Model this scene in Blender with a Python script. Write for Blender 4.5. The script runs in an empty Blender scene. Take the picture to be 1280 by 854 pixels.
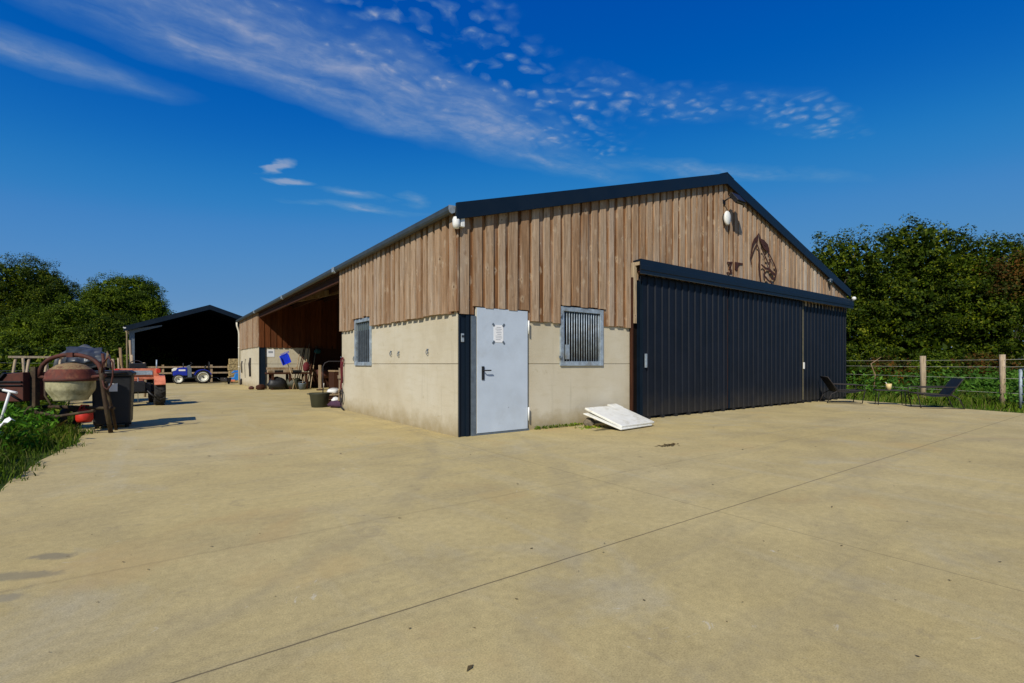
import bpy, bmesh, math, random
import numpy as np
from mathutils import Vector, Matrix
random.seed(7); RNG = np.random.default_rng(11)
S = bpy.context.scene
COL = S.collection
R = math.radians
VR = Vector((.808, -.590, 0)); VF = Vector((.590, .807, 0))     # across / away from the viewpoint
YAW = -R(36.1)

# ------------------------------------------------------------------ materials
def nt_new(name):
    m = bpy.data.materials.new(name); m.use_nodes = True
    nt = m.node_tree; b = nt.nodes['Principled BSDF']
    return m, nt, b
def N(nt, t, **kw):
    n = nt.nodes.new(t)
    for k, v in kw.items():
        if k in n.inputs.keys(): n.inputs[k].default_value = v
        else: setattr(n, k, v)
    return n
def L(nt, a, b): nt.links.new(a, b)
def ramp(nt, fac, stops, interp='LINEAR'):
    r = nt.nodes.new('ShaderNodeValToRGB'); r.color_ramp.interpolation = interp
    e = r.color_ramp.elements
    while len(e) < len(stops): e.new(0.5)
    for i, (p, c) in enumerate(stops):
        e[i].position = p; e[i].color = (c[0], c[1], c[2], 1) if hasattr(c, '__len__') else (c, c, c, 1)
    if fac is not None: L(nt, fac, r.inputs[0])
    return r.outputs[0]
def mix(nt, fac, a, b, mode='MIX'):
    m = nt.nodes.new('ShaderNodeMix'); m.data_type = 'RGBA'; m.blend_type = mode
    for sock, v in ((m.inputs[0], fac), (m.inputs[6], a), (m.inputs[7], b)):
        if isinstance(v, bpy.types.NodeSocket): L(nt, v, sock)
        elif hasattr(v, '__len__'): sock.default_value = (v[0], v[1], v[2], 1)
        else: sock.default_value = v
    return m.outputs[2]
def math_(nt, op, a, b=None, c=None, clamp=False):
    m = nt.nodes.new('ShaderNodeMath'); m.operation = op; m.use_clamp = clamp
    for i, v in enumerate((a, b, c)):
        if v is None: continue
        if isinstance(v, bpy.types.NodeSocket): L(nt, v, m.inputs[i])
        else: m.inputs[i].default_value = v
    return m.outputs[0]
def coords(nt, scale=(1, 1, 1), world=False, rot=(0, 0, 0)):
    if world: src = nt.nodes.new('ShaderNodeNewGeometry').outputs['Position']
    else: src = nt.nodes.new('ShaderNodeTexCoord').outputs['Object']
    mp = nt.nodes.new('ShaderNodeMapping'); mp.inputs['Scale'].default_value = scale
    mp.inputs['Rotation'].default_value = rot
    L(nt, src, mp.inputs[0]); return mp.outputs[0]
def noise(nt, vec, scale, detail=4, rough=.55, dist=0):
    n = N(nt, 'ShaderNodeTexNoise'); n.inputs['Scale'].default_value = scale
    n.inputs['Detail'].default_value = detail; n.inputs['Roughness'].default_value = rough
    n.inputs['Distortion'].default_value = dist
    if vec is not None: L(nt, vec, n.inputs['Vector'])
    return n.outputs[0]
def bump(nt, b, h, strength=.3, dist=.01):
    n = N(nt, 'ShaderNodeBump'); n.inputs['Strength'].default_value = strength
    n.inputs['Distance'].default_value = dist
    L(nt, h, n.inputs['Height']); L(nt, n.outputs[0], b.inputs['Normal'])

def plain(name, col, rough=.6, metal=0, var=.25, scale=9, grime=None, spec=.4):
    m, nt, b = nt_new(name)
    v = coords(nt)
    n1 = noise(nt, v, scale, 5, .65)
    lo = tuple(c * (1 - var) for c in col); hi = tuple(min(1, c * (1 + var)) for c in col)
    c = ramp(nt, n1, [(.3, lo), (.7, hi)])
    if grime:
        n2 = noise(nt, v, scale * .45, 6, .7, .4)
        c = mix(nt, ramp(nt, n2, [(.5, 0), (.66, 1)]), c, grime)
    L(nt, c, b.inputs['Base Color'])
    L(nt, ramp(nt, n1, [(.2, max(0, rough - .1)), (.8, min(1, rough + .12))]), b.inputs['Roughness'])
    b.inputs['Metallic'].default_value = metal; b.inputs['Specular IOR Level'].default_value = spec
    bump(nt, b, noise(nt, v, scale * 5, 4, .6), .15, .004)
    return m

def wood_mat(name, stops, world=True, knots=True, dirt=.5, silver=True):
    m, nt, b = nt_new(name)
    g = nt.nodes.new('ShaderNodeNewGeometry')
    rnd = g.outputs['Random Per Island']
    base = ramp(nt, rnd, stops)
    # offset the grain per board
    off = nt.nodes.new('ShaderNodeVectorMath'); off.operation = 'MULTIPLY_ADD'
    cmb = nt.nodes.new('ShaderNodeCombineXYZ')
    for i in range(3): L(nt, rnd, cmb.inputs[i])
    L(nt, cmb.outputs[0], off.inputs[0]); off.inputs[1].default_value = (37, 53, 91)
    L(nt, g.outputs['Position'], off.inputs[2])
    mp = nt.nodes.new('ShaderNodeMapping'); mp.inputs['Scale'].default_value = (26, 26, 1.3)
    L(nt, off.outputs[0], mp.inputs[0])
    gr = noise(nt, mp.outputs[0], 1.6, 6, .65, .6)
    c = mix(nt, .95, base, ramp(nt, gr, [(.25, (.32, .28, .24)), (.48, (.92, .90, .87)), (.75, (1.5, 1.5, 1.5))]), 'MULTIPLY')
    # broad weathering: silver patches
    mp2 = nt.nodes.new('ShaderNodeMapping'); mp2.inputs['Scale'].default_value = (5, 5, .55)
    L(nt, off.outputs[0], mp2.inputs[0])
    wn = noise(nt, mp2.outputs[0], 1.2, 5, .6)
    if silver: c = mix(nt, ramp(nt, wn, [(.46, 0), (.66, .5)]), c, (.43, .35, .265))
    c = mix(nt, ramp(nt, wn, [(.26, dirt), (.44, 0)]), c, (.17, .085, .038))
    if knots:
        wob = N(nt, 'ShaderNodeTexNoise', Scale=9.0); L(nt, off.outputs[0], wob.inputs['Vector'])
        wb = nt.nodes.new('ShaderNodeVectorMath'); wb.operation = 'MULTIPLY_ADD'; L(nt, wob.outputs['Color'], wb.inputs[0]); wb.inputs[1].default_value = (.07, .07, .12); L(nt, off.outputs[0], wb.inputs[2])
        mp3 = nt.nodes.new('ShaderNodeMapping'); mp3.inputs['Scale'].default_value = (6, 6, 3.2)
        L(nt, wb.outputs[0], mp3.inputs[0])
        vo = nt.nodes.new('ShaderNodeTexVoronoi'); vo.inputs['Scale'].default_value = 1.0
        L(nt, mp3.outputs[0], vo.inputs['Vector'])
        halo = ramp(nt, vo.outputs['Distance'], [(.10, .6), (.28, 0)]); c = mix(nt, halo, c, (.52, .40, .27))
        c = mix(nt, ramp(nt, vo.outputs['Distance'], [(.045, .85), (.10, 0)]), c, (.13, .065, .03))
        mp4 = nt.nodes.new('ShaderNodeMapping'); mp4.inputs['Scale'].default_value = (30, 30, 11); L(nt, off.outputs[0], mp4.inputs[0])
        c = mix(nt, ramp(nt, noise(nt, mp4.outputs[0], 1.3, 3, .6), [(.66, 0), (.74, .55)]), c, (.60, .51, .40))
        c = mix(nt, ramp(nt, noise(nt, mp4.outputs[0], .7, 4, .6, .5), [(.28, .5), (.38, 0)]), c, (.16, .08, .035))
    L(nt, c, b.inputs['Base Color']); b.inputs['Roughness'].default_value = .85
    b.inputs['Specular IOR Level'].default_value = .2
    bump(nt, b, gr, .35, .004)
    return m

M = {}
M['board'] = wood_mat('weathered_board', [(0, (.27, .155, .080)), (.22, (.40, .285, .185)), (.42, (.31, .19, .105)), (.62, (.46, .35, .245)), (.8, (.35, .225, .13)), (.92, (.55, .47, .375)), (1, (.24, .125, .058))])
M['board_under'] = wood_mat('brown_under_board', [(0, (.13, .055, .020)), (.5, (.20, .092, .036)), (1, (.28, .14, .06))])
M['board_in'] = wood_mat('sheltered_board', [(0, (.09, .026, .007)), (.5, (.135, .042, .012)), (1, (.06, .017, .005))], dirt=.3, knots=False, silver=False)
M['post_wood'] = wood_mat('post_wood', [(0, (.30, .23, .14)), (1, (.42, .33, .21))])
M['rough_timber'] = wood_mat('rough_timber', [(0, (.16, .10, .05)), (.5, (.28, .19, .10)), (1, (.36, .26, .15))])
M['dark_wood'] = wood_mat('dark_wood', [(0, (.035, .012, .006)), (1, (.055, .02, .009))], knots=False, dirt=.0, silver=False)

def concrete_panel():
    m, nt, b = nt_new('precast_concrete')
    v = coords(nt, world=True)
    n1 = noise(nt, v, .9, 6, .6, .3); n2 = noise(nt, v, 60, 3, .6)
    c = ramp(nt, n1, [(.25, (.48, .41, .28)), (.5, (.56, .495, .36)), (.75, (.60, .545, .42))])
    sv = coords(nt, (1.5, 1.5, 9), world=True)
    n3 = noise(nt, sv, 1.3, 5, .6)
    c = mix(nt, ramp(nt, n3, [(.5, 0), (.75, .4)]), c, (.46, .39, .24))
    n5 = noise(nt, coords(nt, (3, 3, 3), world=True), 1.7, 6, .7, .5)
    c = mix(nt, ramp(nt, n5, [(.62, 0), (.70, .45)]), c, (.36, .29, .15))
    c = mix(nt, .25, c, ramp(nt, n2, [(.3, .7), (.7, 1.2)]), 'MULTIPLY')
    # splash dirt near the ground, with a ragged upper edge
    g = nt.nodes.new('ShaderNodeNewGeometry'); sx = nt.nodes.new('ShaderNodeSeparateXYZ'); L(nt, g.outputs['Position'], sx.inputs[0])
    h = math_(nt, 'ADD', sx.outputs[2], math_(nt, 'MULTIPLY', math_(nt, 'SUBTRACT', noise(nt, v, 3.5, 6, .7), .5), .55))
    c = mix(nt, ramp(nt, h, [(0, .85), (.36, 0)]), c, (.31, .24, .12))
    dr = noise(nt, coords(nt, (9, 9, .6), world=True), 1.0, 5, .65)
    c = mix(nt, ramp(nt, dr, [(.58, 0), (.72, .35)]), c, (.36, .32, .22))
    L(nt, c, b.inputs['Base Color']); b.inputs['Roughness'].default_value = .85; b.inputs['Specular IOR Level'].default_value = .25
    bump(nt, b, n2, .25, .003)
    return m
M['concrete'] = concrete_panel()

def yard_mat():
    m, nt, b = nt_new('yard_concrete')
    v = coords(nt, world=True)
    big = noise(nt, v, .22, 7, .6, .6); mid = noise(nt, v, 1.1, 7, .65, .5)
    fine = noise(nt, v, 17, 7, .78); spk = noise(nt, v, 130, 3, .7)
    c = ramp(nt, big, [(.25, (.425, .325, .13)), (.5, (.52, .41, .18)), (.75, (.54, .44, .225))])
    c = mix(nt, ramp(nt, mid, [(.35, .55), (.6, 0)]), c, (.36, .285, .135))
    c = mix(nt, ramp(nt, noise(nt, v, .55, 6, .65, .8), [(.56, 0), (.72, .6)]), c, (.44, .385, .25))
    # long sweeping smears of wheels and brooms
    sm = noise(nt, coords(nt, (.35, 3.2, 1), world=True, rot=(0, 0, R(12))), .8, 6, .6, .9)
    c = mix(nt, ramp(nt, sm, [(.52, 0), (.72, .38)]), c, (.31, .26, .155))
    sm2 = noise(nt, coords(nt, (2.8, .3, 1), world=True, rot=(0, 0, R(-24))), .8, 5, .6, .7)
    c = mix(nt, ramp(nt, sm2, [(.55, 0), (.75, .3)]), c, (.50, .45, .31))
    c = mix(nt, .5, c, ramp(nt, fine, [(.3, .66), (.7, 1.28)]), 'MULTIPLY')
    c = mix(nt, .5, c, ramp(nt, spk, [(.34, .55), (.5, 1.0), (.66, 1.35)]), 'MULTIPLY')
    c = mix(nt, ramp(nt, noise(nt, v, 2.6, 8, .75, 1.2), [(.60, 0), (.66, .35)]), c, (.27, .215, .12))
    c = mix(nt, ramp(nt, noise(nt, v, 4.2, 8, .7, 2.0), [(.66, 0), (.70, .5)]), c, (.62, .57, .44))
    # reddish clay tint patches and dark damp spots
    c = mix(nt, ramp(nt, noise(nt, v, .8, 5, .6, .4), [(.58, 0), (.72, .5)]), c, (.47, .32, .13))
    vo = nt.nodes.new('ShaderNodeTexVoronoi'); vo.inputs['Scale'].default_value = 1.9
    wv = nt.nodes.new('ShaderNodeVectorMath'); wv.operation = 'ADD'
    nn = N(nt, 'ShaderNodeTexNoise', Scale=3.0); L(nt, v, nn.inputs['Vector']); L(nt, v, wv.inputs[0])
    sc = nt.nodes.new('ShaderNodeVectorMath'); sc.operation = 'SCALE'; sc.inputs['Scale'].default_value = .35
    L(nt, nn.outputs['Color'], sc.inputs[0]); L(nt, sc.outputs[0], wv.inputs[1]); L(nt, wv.outputs[0], vo.inputs['Vector'])
    sel = math_(nt, 'GREATER_THAN', noise(nt, v, .9, 2), .62)
    c = mix(nt, math_(nt, 'MULTIPLY', ramp(nt, vo.outputs['Distance'], [(.03, .6), (.1, 0)]), sel), c, (.16, .13, .08))
    # particular damp patches by the left edge
    sx = nt.nodes.new('ShaderNodeSeparateXYZ'); L(nt, v, sx.inputs[0])
    wob = noise(nt, v, 7, 5, .65)
    def patch(x, y, rx, ry, a, col, k):
        dx = math_(nt, 'SUBTRACT', sx.outputs[0], x); dy = math_(nt, 'SUBTRACT', sx.outputs[1], y)
        p = math_(nt, 'MULTIPLY', math_(nt, 'ADD', math_(nt, 'MULTIPLY', dx, math.cos(a)), math_(nt, 'MULTIPLY', dy, math.sin(a))), 1 / rx)
        q = math_(nt, 'MULTIPLY', math_(nt, 'SUBTRACT', math_(nt, 'MULTIPLY', dy, math.cos(a)), math_(nt, 'MULTIPLY', dx, math.sin(a))), 1 / ry)
        d = math_(nt, 'SQRT', math_(nt, 'ADD', math_(nt, 'MULTIPLY', p, p), math_(nt, 'MULTIPLY', q, q)))
        d = math_(nt, 'ADD', d, math_(nt, 'MULTIPLY', math_(nt, 'SUBTRACT', wob, .5), 1.8))
        return mix(nt, ramp(nt, d, [(.55, k), (1.05, 0)]), c, col)
    for a in [(-4.52, -2.85, .15, .07, -.6, (.22, .19, .12), .75), (-4.62, -3.12, .22, .08, -.5, (.2, .18, .12), .6),
              (-4.68, -3.42, .2, .07, -.5, (.25, .22, .15), .6), (2.75, -.75, .5, .12, .1, (.10, .085, .04), .9),
              (-.6, 8.2, 1.2, .10, -.6, (.2, .17, .1), .55), (13.0, -1.2, .9, .2, .6, (.2, .17, .1), .4),
              (-2.7, 12.5, 1.6, .10, -.5, (.3, .25, .15), .5)]:
        c = patch(*a)
    # tyre sweeps
    for (ax, ay, rr, w_, k_) in ((-9, 3, 9.0, .14, .30), (-9, 3, 10.5, .14, .26), (4, -16, 9.5, .16, .26), (4, -16, 11.2, .16, .22), (12, 6, 12.4, .15, .2), (-2, -12, 6.1, .12, .22)):
        dx = math_(nt, 'SUBTRACT', sx.outputs[0], ax); dy = math_(nt, 'SUBTRACT', sx.outputs[1], ay)
        d = math_(nt, 'ABSOLUTE', math_(nt, 'SUBTRACT', math_(nt, 'SQRT', math_(nt, 'ADD', math_(nt, 'MULTIPLY', dx, dx), math_(nt, 'MULTIPLY', dy, dy))), rr))
        d = math_(nt, 'ADD', d, math_(nt, 'MULTIPLY', math_(nt, 'SUBTRACT', noise(nt, v, .7, 3), .5), .5))
        k2 = math_(nt, 'MULTIPLY', ramp(nt, d, [(w_ * .4, k_), (w_, 0)]), ramp(nt, noise(nt, v, 3, 6, .7), [(.35, .1), (.6, 1)]))
        c = mix(nt, k2, c, (.27, .225, .14))
    # saw-cut joints
    def joint(out, at, w, k, wobble=.02):
        nonlocal c
        d = math_(nt, 'ABSOLUTE', math_(nt, 'SUBTRACT', math_(nt, 'ADD', out, math_(nt, 'MULTIPLY', math_(nt, 'SUBTRACT', noise(nt, v, 1.6, 5, .7), .5), wobble)), at))
        c = mix(nt, ramp(nt, d, [(w * .5, k), (w, 0)]), c, (.07, .055, .035))
    joint(sx.outputs[1], -4.77, .006, .82)
    joint(sx.outputs[1], -3.35, .02, .14, .08)
    joint(sx.outputs[0], -.3, .007, .38, .03)
    joint(sx.outputs[1], .05, .012, .25, .04)
    joint(sx.outputs[0], 6.2, .012, .3, .03)
    joint(sx.outputs[1], 6.1, .018, .3, .05); joint(sx.outputs[1], 12.6, .03, .3, .08)
    L(nt, c, b.inputs['Base Color']); b.inputs['Roughness'].default_value = .88; b.inputs['Specular IOR Level'].default_value = .2
    hb = math_(nt, 'ADD', math_(nt, 'MULTIPLY', spk, .6), fine)
    bump(nt, b, hb, .25, .004)
    return m
M['yard'] = yard_mat()

def leaf_mat(name, stops, trans=.25):
    m, nt, b = nt_new(name)
    g = nt.nodes.new('ShaderNodeNewGeometry')
    c = ramp(nt, g.outputs['Random Per Island'], stops)
    n = noise(nt, coords(nt, world=True), .55, 4, .6)
    c = mix(nt, .8, c, ramp(nt, n, [(.3, (.40, .46, .35)), (.5, (1, 1, 1)), (.7, (2.1, 1.8, 1.1))]), 'MULTIPLY')
    L(nt, c, b.inputs['Base Color']); b.inputs['Roughness'].default_value = .6; b.inputs['Specular IOR Level'].default_value = .1
    t = nt.nodes.new('ShaderNodeBsdfTranslucent'); L(nt, c, t.inputs[0])
    ms = nt.nodes.new('ShaderNodeMixShader'); ms.inputs[0].default_value = trans
    L(nt, b.outputs[0], ms.inputs[1]); L(nt, t.outputs[0], ms.inputs[2])
    L(nt, ms.outputs[0], nt.nodes['Material Output'].inputs[0])
    return m
M['leaf_dark'] = leaf_mat('leaf_dark', [(0, (.013, .026, .001)), (.5, (.032, .058, .002)), (.85, (.075, .105, .004)), (1, (.15, .17, .010))])
M['leaf_mid'] = leaf_mat('leaf_mid', [(0, (.022, .042, .002)), (.5, (.058, .098, .004)), (1, (.13, .175, .010))])
M['leaf_bright'] = leaf_mat('leaf_bright', [(0, (.035, .085, .010)), (.6, (.055, .14, .014)), (1, (.10, .21, .03))])
M['leaf_rust'] = leaf_mat('leaf_rust', [(0, (.025, .038, .005)), (.45, (.05, .055, .008)), (.7, (.085, .045, .009)), (1, (.12, .05, .010))])
M['leaf_nettle'] = leaf_mat('leaf_nettle', [(0, (.022, .075, .003)), (.5, (.045, .15, .006)), (1, (.10, .22, .018))])
M['grass_blade'] = leaf_mat('grass_blade', [(0, (.05, .10, .006)), (.5, (.09, .165, .010)), (.85, (.14, .18, .03)), (1, (.24, .21, .08))])
M['bark'] = plain('bark', (.07, .055, .04), .9, var=.4, scale=14)

def ground_mat():
    m, nt, b = nt_new('meadow')
    v = coords(nt, world=True)
    c = ramp(nt, noise(nt, v, .3, 8, .7), [(.3, (.03, .055, .010)), (.55, (.06, .09, .016)), (.75, (.11, .12, .03))])
    c = mix(nt, .6, c, ramp(nt, noise(nt, v, 14, 4, .7), [(.3, .5), (.7, 1.5)]), 'MULTIPLY')
    L(nt, c, b.inputs['Base Color']); b.inputs['Roughness'].default_value = .95; b.inputs['Specular IOR Level'].default_value = .1
    bump(nt, b, noise(nt, v, 9, 5, .7), .8, .05)
    return m
M['ground'] = ground_mat()
M['navy'] = plain('navy_sheet', (.0055, .012, .022), .45, .0, .12, 3, spec=.22)
def door_sheet_mat():
    m, nt, b = nt_new('anthracite_door_sheet')
    v = coords(nt, world=True)
    c = ramp(nt, noise(nt, v, 1.1, 6, .65, .4), [(.3, (.0045, .007, .0125)), (.7, (.008, .011, .019))])
    c = mix(nt, ramp(nt, noise(nt, coords(nt, (6, 6, .7), world=True), 1.5, 6, .7), [(.55, 0), (.8, .35)]), c, (.03, .03, .03))
    sx = nt.nodes.new('ShaderNodeSeparateXYZ'); L(nt, v, sx.inputs[0])
    h = math_(nt, 'ADD', sx.outputs[2], math_(nt, 'MULTIPLY', math_(nt, 'SUBTRACT', noise(nt, v, 4, 6, .7), .5), .9))
    c = mix(nt, ramp(nt, h, [(.0, .35), (.55, 0)]), c, (.06, .048, .03))
    vo = nt.nodes.new('ShaderNodeTexVoronoi'); vo.inputs['Scale'].default_value = 9; L(nt, v, vo.inputs['Vector'])
    c = mix(nt, ramp(nt, vo.outputs['Distance'], [(.02, .5), (.05, 0)]), c, (.05, .048, .045))
    L(nt, c, b.inputs['Base Color']); b.inputs['Roughness'].default_value = .5; b.inputs['Specular IOR Level'].default_value = .2
    return m
M['door_sheet'] = door_sheet_mat()
M['galv'] = plain('galvanised_steel', (.33, .39, .44), .5, .3, .32, 9, grime=(.24, .25, .24))
M['galv_dark'] = plain('grey_steel', (.13, .16, .19), .5, .3, .2, 12)
M['gutter'] = plain('zinc_gutter', (.06, .072, .074), .5, .3, .2, 6)
M['door_paint'] = plain('pale_blue_door_paint', (.49, .555, .63), .45, 0, .06, 2.2, grime=(.44, .49, .54))
M['cream_pipe'] = plain('cream_plastic', (.62, .58, .47), .5, 0, .08, 8)
M['white'] = plain('white_plastic', (.78, .77, .72), .4, 0, .06, 8)
M['white_dirty'] = plain('dirty_white_panel', (.74, .73, .66), .5, 0, .08, 6, grime=(.55, .52, .42))
M['paper'] = plain('paper', (.80, .80, .80), .8, 0, .04, 20)
M['ink'] = plain('ink', (.30, .32, .36), .8, 0, .1, 20)
M['black'] = plain('black_plastic', (.012, .012, .013), .5, 0, .3, 12)
M['rubber'] = plain('tyre_rubber', (.017, .016, .015), .85, 0, .3, 20, grime=(.045, .04, .03))
M['void'] = plain('dark_interior', (.008, .006, .005), .95, 0, .3, 3, spec=.05)
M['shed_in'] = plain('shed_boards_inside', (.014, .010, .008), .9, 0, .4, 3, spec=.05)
M['rust'] = plain('rusty_paint', (.085, .024, .014), .75, .1, .35, 9, grime=(.035, .02, .012))
M['rust_dark'] = plain('mossy_rust', (.045, .026, .013), .8, .1, .4, 12, grime=(.09, .07, .03))
M['rust_light'] = plain('rusty_red_drum', (.12, .028, .015), .75, .1, .4, 12, grime=(.20, .075, .035))
M['rust_top'] = plain('lichen_rust_drum', (.24, .16, .07), .8, 0, .4, 26, grime=(.13, .04, .02))
M['drum_cream'] = plain('lime_washed_drum', (.42, .38, .21), .8, 0, .3, 7, grime=(.17, .15, .055))
M['red'] = plain('red_plastic', (.55, .03, .015), .5, 0, .15, 10)
M['orange'] = plain('faded_orange_paint', (.66, .21, .11), .5, 0, .18, 7, grime=(.35, .09, .04))
M['red_rope'] = plain('red_rope', (.11, .010, .014), .8, 0, .4, 40)
M['strap'] = plain('dark_strap', (.03, .025, .025), .8, 0, .3, 30)
M['blue'] = plain('tractor_blue', (.012, .028, .33), .3, 0, .12, 6)
M['blue_light'] = plain('implement_blue', (.02, .19, .55), .4, 0, .15, 7)
M['blue_scoop'] = plain('blue_scoop', (.012, .045, .62), .4, 0, .1, 7)
M['rim'] = plain('cream_rim', (.72, .70, .58), .5, 0, .08, 10)
M['hay'] = plain('hay', (.36, .26, .11), .95, 0, .75, 14)
M['tub'] = plain('olive_tub', (.035, .036, .018), .6, 0, .2, 6)
M['tarp'] = plain('grey_tarpaulin', (.085, .09, .092), .55, 0, .2, 4)
M['tarp_blue'] = plain('slate_tarpaulin', (.045, .052, .062), .35, 0, .25, 4)
M['corten'] = plain('rusted_emblem', (.060, .020, .012), .8, .2, .3, 20)
M['glass_dark'] = plain('smoked_glass', (.02, .025, .02), .15, 0, .1, 3, spec=.6)
M['lamp_metal'] = plain('bronze_floodlight', (.09, .08, .05), .4, .5, .2, 10)
M['yellow'] = plain('yellow_cup', (.65, .50, .22), .5, 0, .05, 10)
M['teal'] = plain('teal_cloth', (.01, .07, .07), .8, 0, .2, 10)
M['stone'] = plain('rough_stone', (.16, .13, .09), .9, 0, .4, 20)

# ------------------------------------------------------------------ mesh helpers
class MB:
    def __init__(s): s.bm = bmesh.new(); s.smooth = []
    def box(s, c, sz, rot=None, taper=1.0):
        r = bmesh.ops.create_cube(s.bm, size=1)
        for v in r['verts']:
            k = taper if v.co.z < 0 else 1
            v.co = Vector((v.co.x * sz[0] * k, v.co.y * sz[1] * k, v.co.z * sz[2]))
            if rot is not None: v.co.rotate(rot)
            v.co += Vector(c)
        return s
    def span(s, a, b):
        return s.box([(p + q) / 2 for p, q in zip(a, b)], [abs(q - p) for p, q in zip(a, b)])
    def cyl(s, a, b, r0, r1=None, seg=14, caps=True):
        a = Vector(a); b = Vector(b); r1 = r0 if r1 is None else r1
        d = b - a; q = d.to_track_quat('Z', 'Y')
        ra = [s.bm.verts.new(a + q @ Vector((r0 * math.cos(t), r0 * math.sin(t), 0))) for t in [2 * math.pi * i / seg for i in range(seg)]]
        rb = [s.bm.verts.new(b + q @ Vector((r1 * math.cos(t), r1 * math.sin(t), 0))) for t in [2 * math.pi * i / seg for i in range(seg)]]
        for i in range(seg):
            j = (i + 1) % seg
            f = s.bm.faces.new((ra[i], ra[j], rb[j], rb[i])); f.smooth = True
        if caps: s.bm.faces.new(ra[::-1]); s.bm.faces.new(rb)
        return s
    def tube(s, pts, r, seg=8):
        pts = [Vector(p) for p in pts]; rings = []
        rr = r if hasattr(r, '__len__') else [r] * len(pts)
        up = Vector((0, 0, 1)); t0 = (pts[1] - pts[0]).normalized()
        n = t0.cross(up); n = n.normalized() if n.length > 1e-3 else Vector((1, 0, 0))
        for i, p in enumerate(pts):
            t = (pts[min(i + 1, len(pts) - 1)] - pts[max(i - 1, 0)]).normalized()
            n = (n - t * n.dot(t)).normalized(); bnm = t.cross(n)
            rings.append([s.bm.verts.new(p + (n * math.cos(a) + bnm * math.sin(a)) * rr[i]) for a in [2 * math.pi * k / seg for k in range(seg)]])
        for a, b in zip(rings, rings[1:]):
            for k in range(seg):
                j = (k + 1) % seg
                f = s.bm.faces.new((a[k], a[j], b[j], b[k])); f.smooth = True
        s.bm.faces.new(rings[0][::-1]); s.bm.faces.new(rings[-1])
        return s
    def lathe(s, prof, c=(0, 0, 0), axis=(0, 0, 1), seg=28):
        q = Vector(axis).to_track_quat('Z', 'Y'); c = Vector(c); rings = []
        for r, z in prof:
            if r < 1e-4: rings.append([s.bm.verts.new(c + q @ Vector((0, 0, z)))])
            else: rings.append([s.bm.verts.new(c + q @ Vector((r * math.cos(2 * math.pi * k / seg), r * math.sin(2 * math.pi * k / seg), z))) for k in range(seg)])
        for a, b in zip(rings, rings[1:]):
            for k in range(seg):
                j = (k + 1) % seg
                if len(a) == 1 and len(b) == 1: continue
                if len(a) == 1: f = s.bm.faces.new((a[0], b[j], b[k]))
                elif len(b) == 1: f = s.bm.faces.new((a[k], a[j], b[0]))
                else: f = s.bm.faces.new((a[k], a[j], b[j], b[k]))
                f.smooth = True
        return s
    def prism(s, poly, axis, a0, a1):
        """poly: 2-D outline; axis 'x','y','z' = extrusion axis"""
        def P(p, t):
            return {'x': (t, p[0], p[1]), 'y': (p[0], t, p[1]), 'z': (p[0], p[1], t)}[axis]
        A = [s.bm.verts.new(P(p, a0)) for p in poly]; B = [s.bm.verts.new(P(p, a1)) for p in poly]
        s.bm.faces.new(A); s.bm.faces.new(B[::-1])
        for i in range(len(poly)):
            j = (i + 1) % len(poly); s.bm.faces.new((A[i], B[i], B[j], A[j]))
        return s
    def build(s, name, mat, parent=None, bevel=0, loc=None, rot=None):
        bmesh.ops.recalc_face_normals(s.bm, faces=s.bm.faces[:])
        me = bpy.data.meshes.new(name); s.bm.to_mesh(me); s.bm.free()
        o = bpy.data.objects.new(name, me); COL.objects.link(o)
        me.materials.append(M[mat] if isinstance(mat, str) else mat)
        if parent is not None: o.parent = parent
        if loc is not None: o.location = loc
        if rot is not None: o.rotation_euler = rot
        if bevel:
            b = o.modifiers.new('Bevel', 'BEVEL'); b.width = bevel; b.segments = 2; b.limit_method = 'ANGLE'; b.angle_limit = R(35)
        return o
def tag(o, label=None, cat=None, group=None, kind=None):
    for k, v in (('label', label), ('category', cat), ('group', group), ('kind', kind)):
        if v: o[k] = v
    return o
def thing(name, label, cat, loc=(0, 0, 0), rz=0, group=None):
    o = bpy.data.objects.new(name, None); COL.objects.link(o); o.empty_display_size = .2
    o.location = loc; o.rotation_euler = (0, 0, rz)
    return tag(o, label, cat, group)
def dup(root, loc, rz, label=None):
    r = root.copy(); COL.objects.link(r); r.location = loc; r.rotation_euler = (0, 0, rz)
    if label: r['label'] = label
    for ch in list(root.children):
        c = ch.copy(); COL.objects.link(c); c.parent = r
        for g in ch.children:
            d = g.copy(); COL.objects.link(d); d.parent = c
    return r
def arrays(name, co, nper, mat, parent=None):
    """co: (n, nper, 3) separate faces"""
    n = co.shape[0]
    me = bpy.data.meshes.new(name)
    me.vertices.add(n * nper); me.vertices.foreach_set('co', co.astype(np.float32).ravel())
    me.loops.add(n * nper); me.loops.foreach_set('vertex_index', np.arange(n * nper, dtype=np.int32))
    me.polygons.add(n); me.polygons.foreach_set('loop_start', np.arange(0, n * nper, nper, dtype=np.int32))
    me.polygons.foreach_set('loop_total', np.full(n, nper, dtype=np.int32))
    me.update(calc_edges=True); me.validate()
    o = bpy.data.objects.new(name, me); COL.objects.link(o); me.materials.append(M[mat])
    if parent is not None: o.parent = parent
    return o
def leaf_faces(pos, size, outward=None, aspect=.6):
    n = len(pos)
    nr = RNG.normal(size=(n, 3)); nr[:, 2] += .5
    if outward is not None: nr += outward * .9
    nr /= np.linalg.norm(nr, axis=1)[:, None]
    t = RNG.normal(size=(n, 3)); t -= nr * (t * nr).sum(1)[:, None]; t /= np.linalg.norm(t, axis=1)[:, None]
    b = np.cross(nr, t)
    s = (size * RNG.uniform(.6, 1.4, n))[:, None]
    tip = t * s; side = b * s * aspect
    return np.stack([pos - tip, pos + side * .9 - tip * .15, pos + tip + nr * s * .25, pos - side * .9 - tip * .1], 1)

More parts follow.
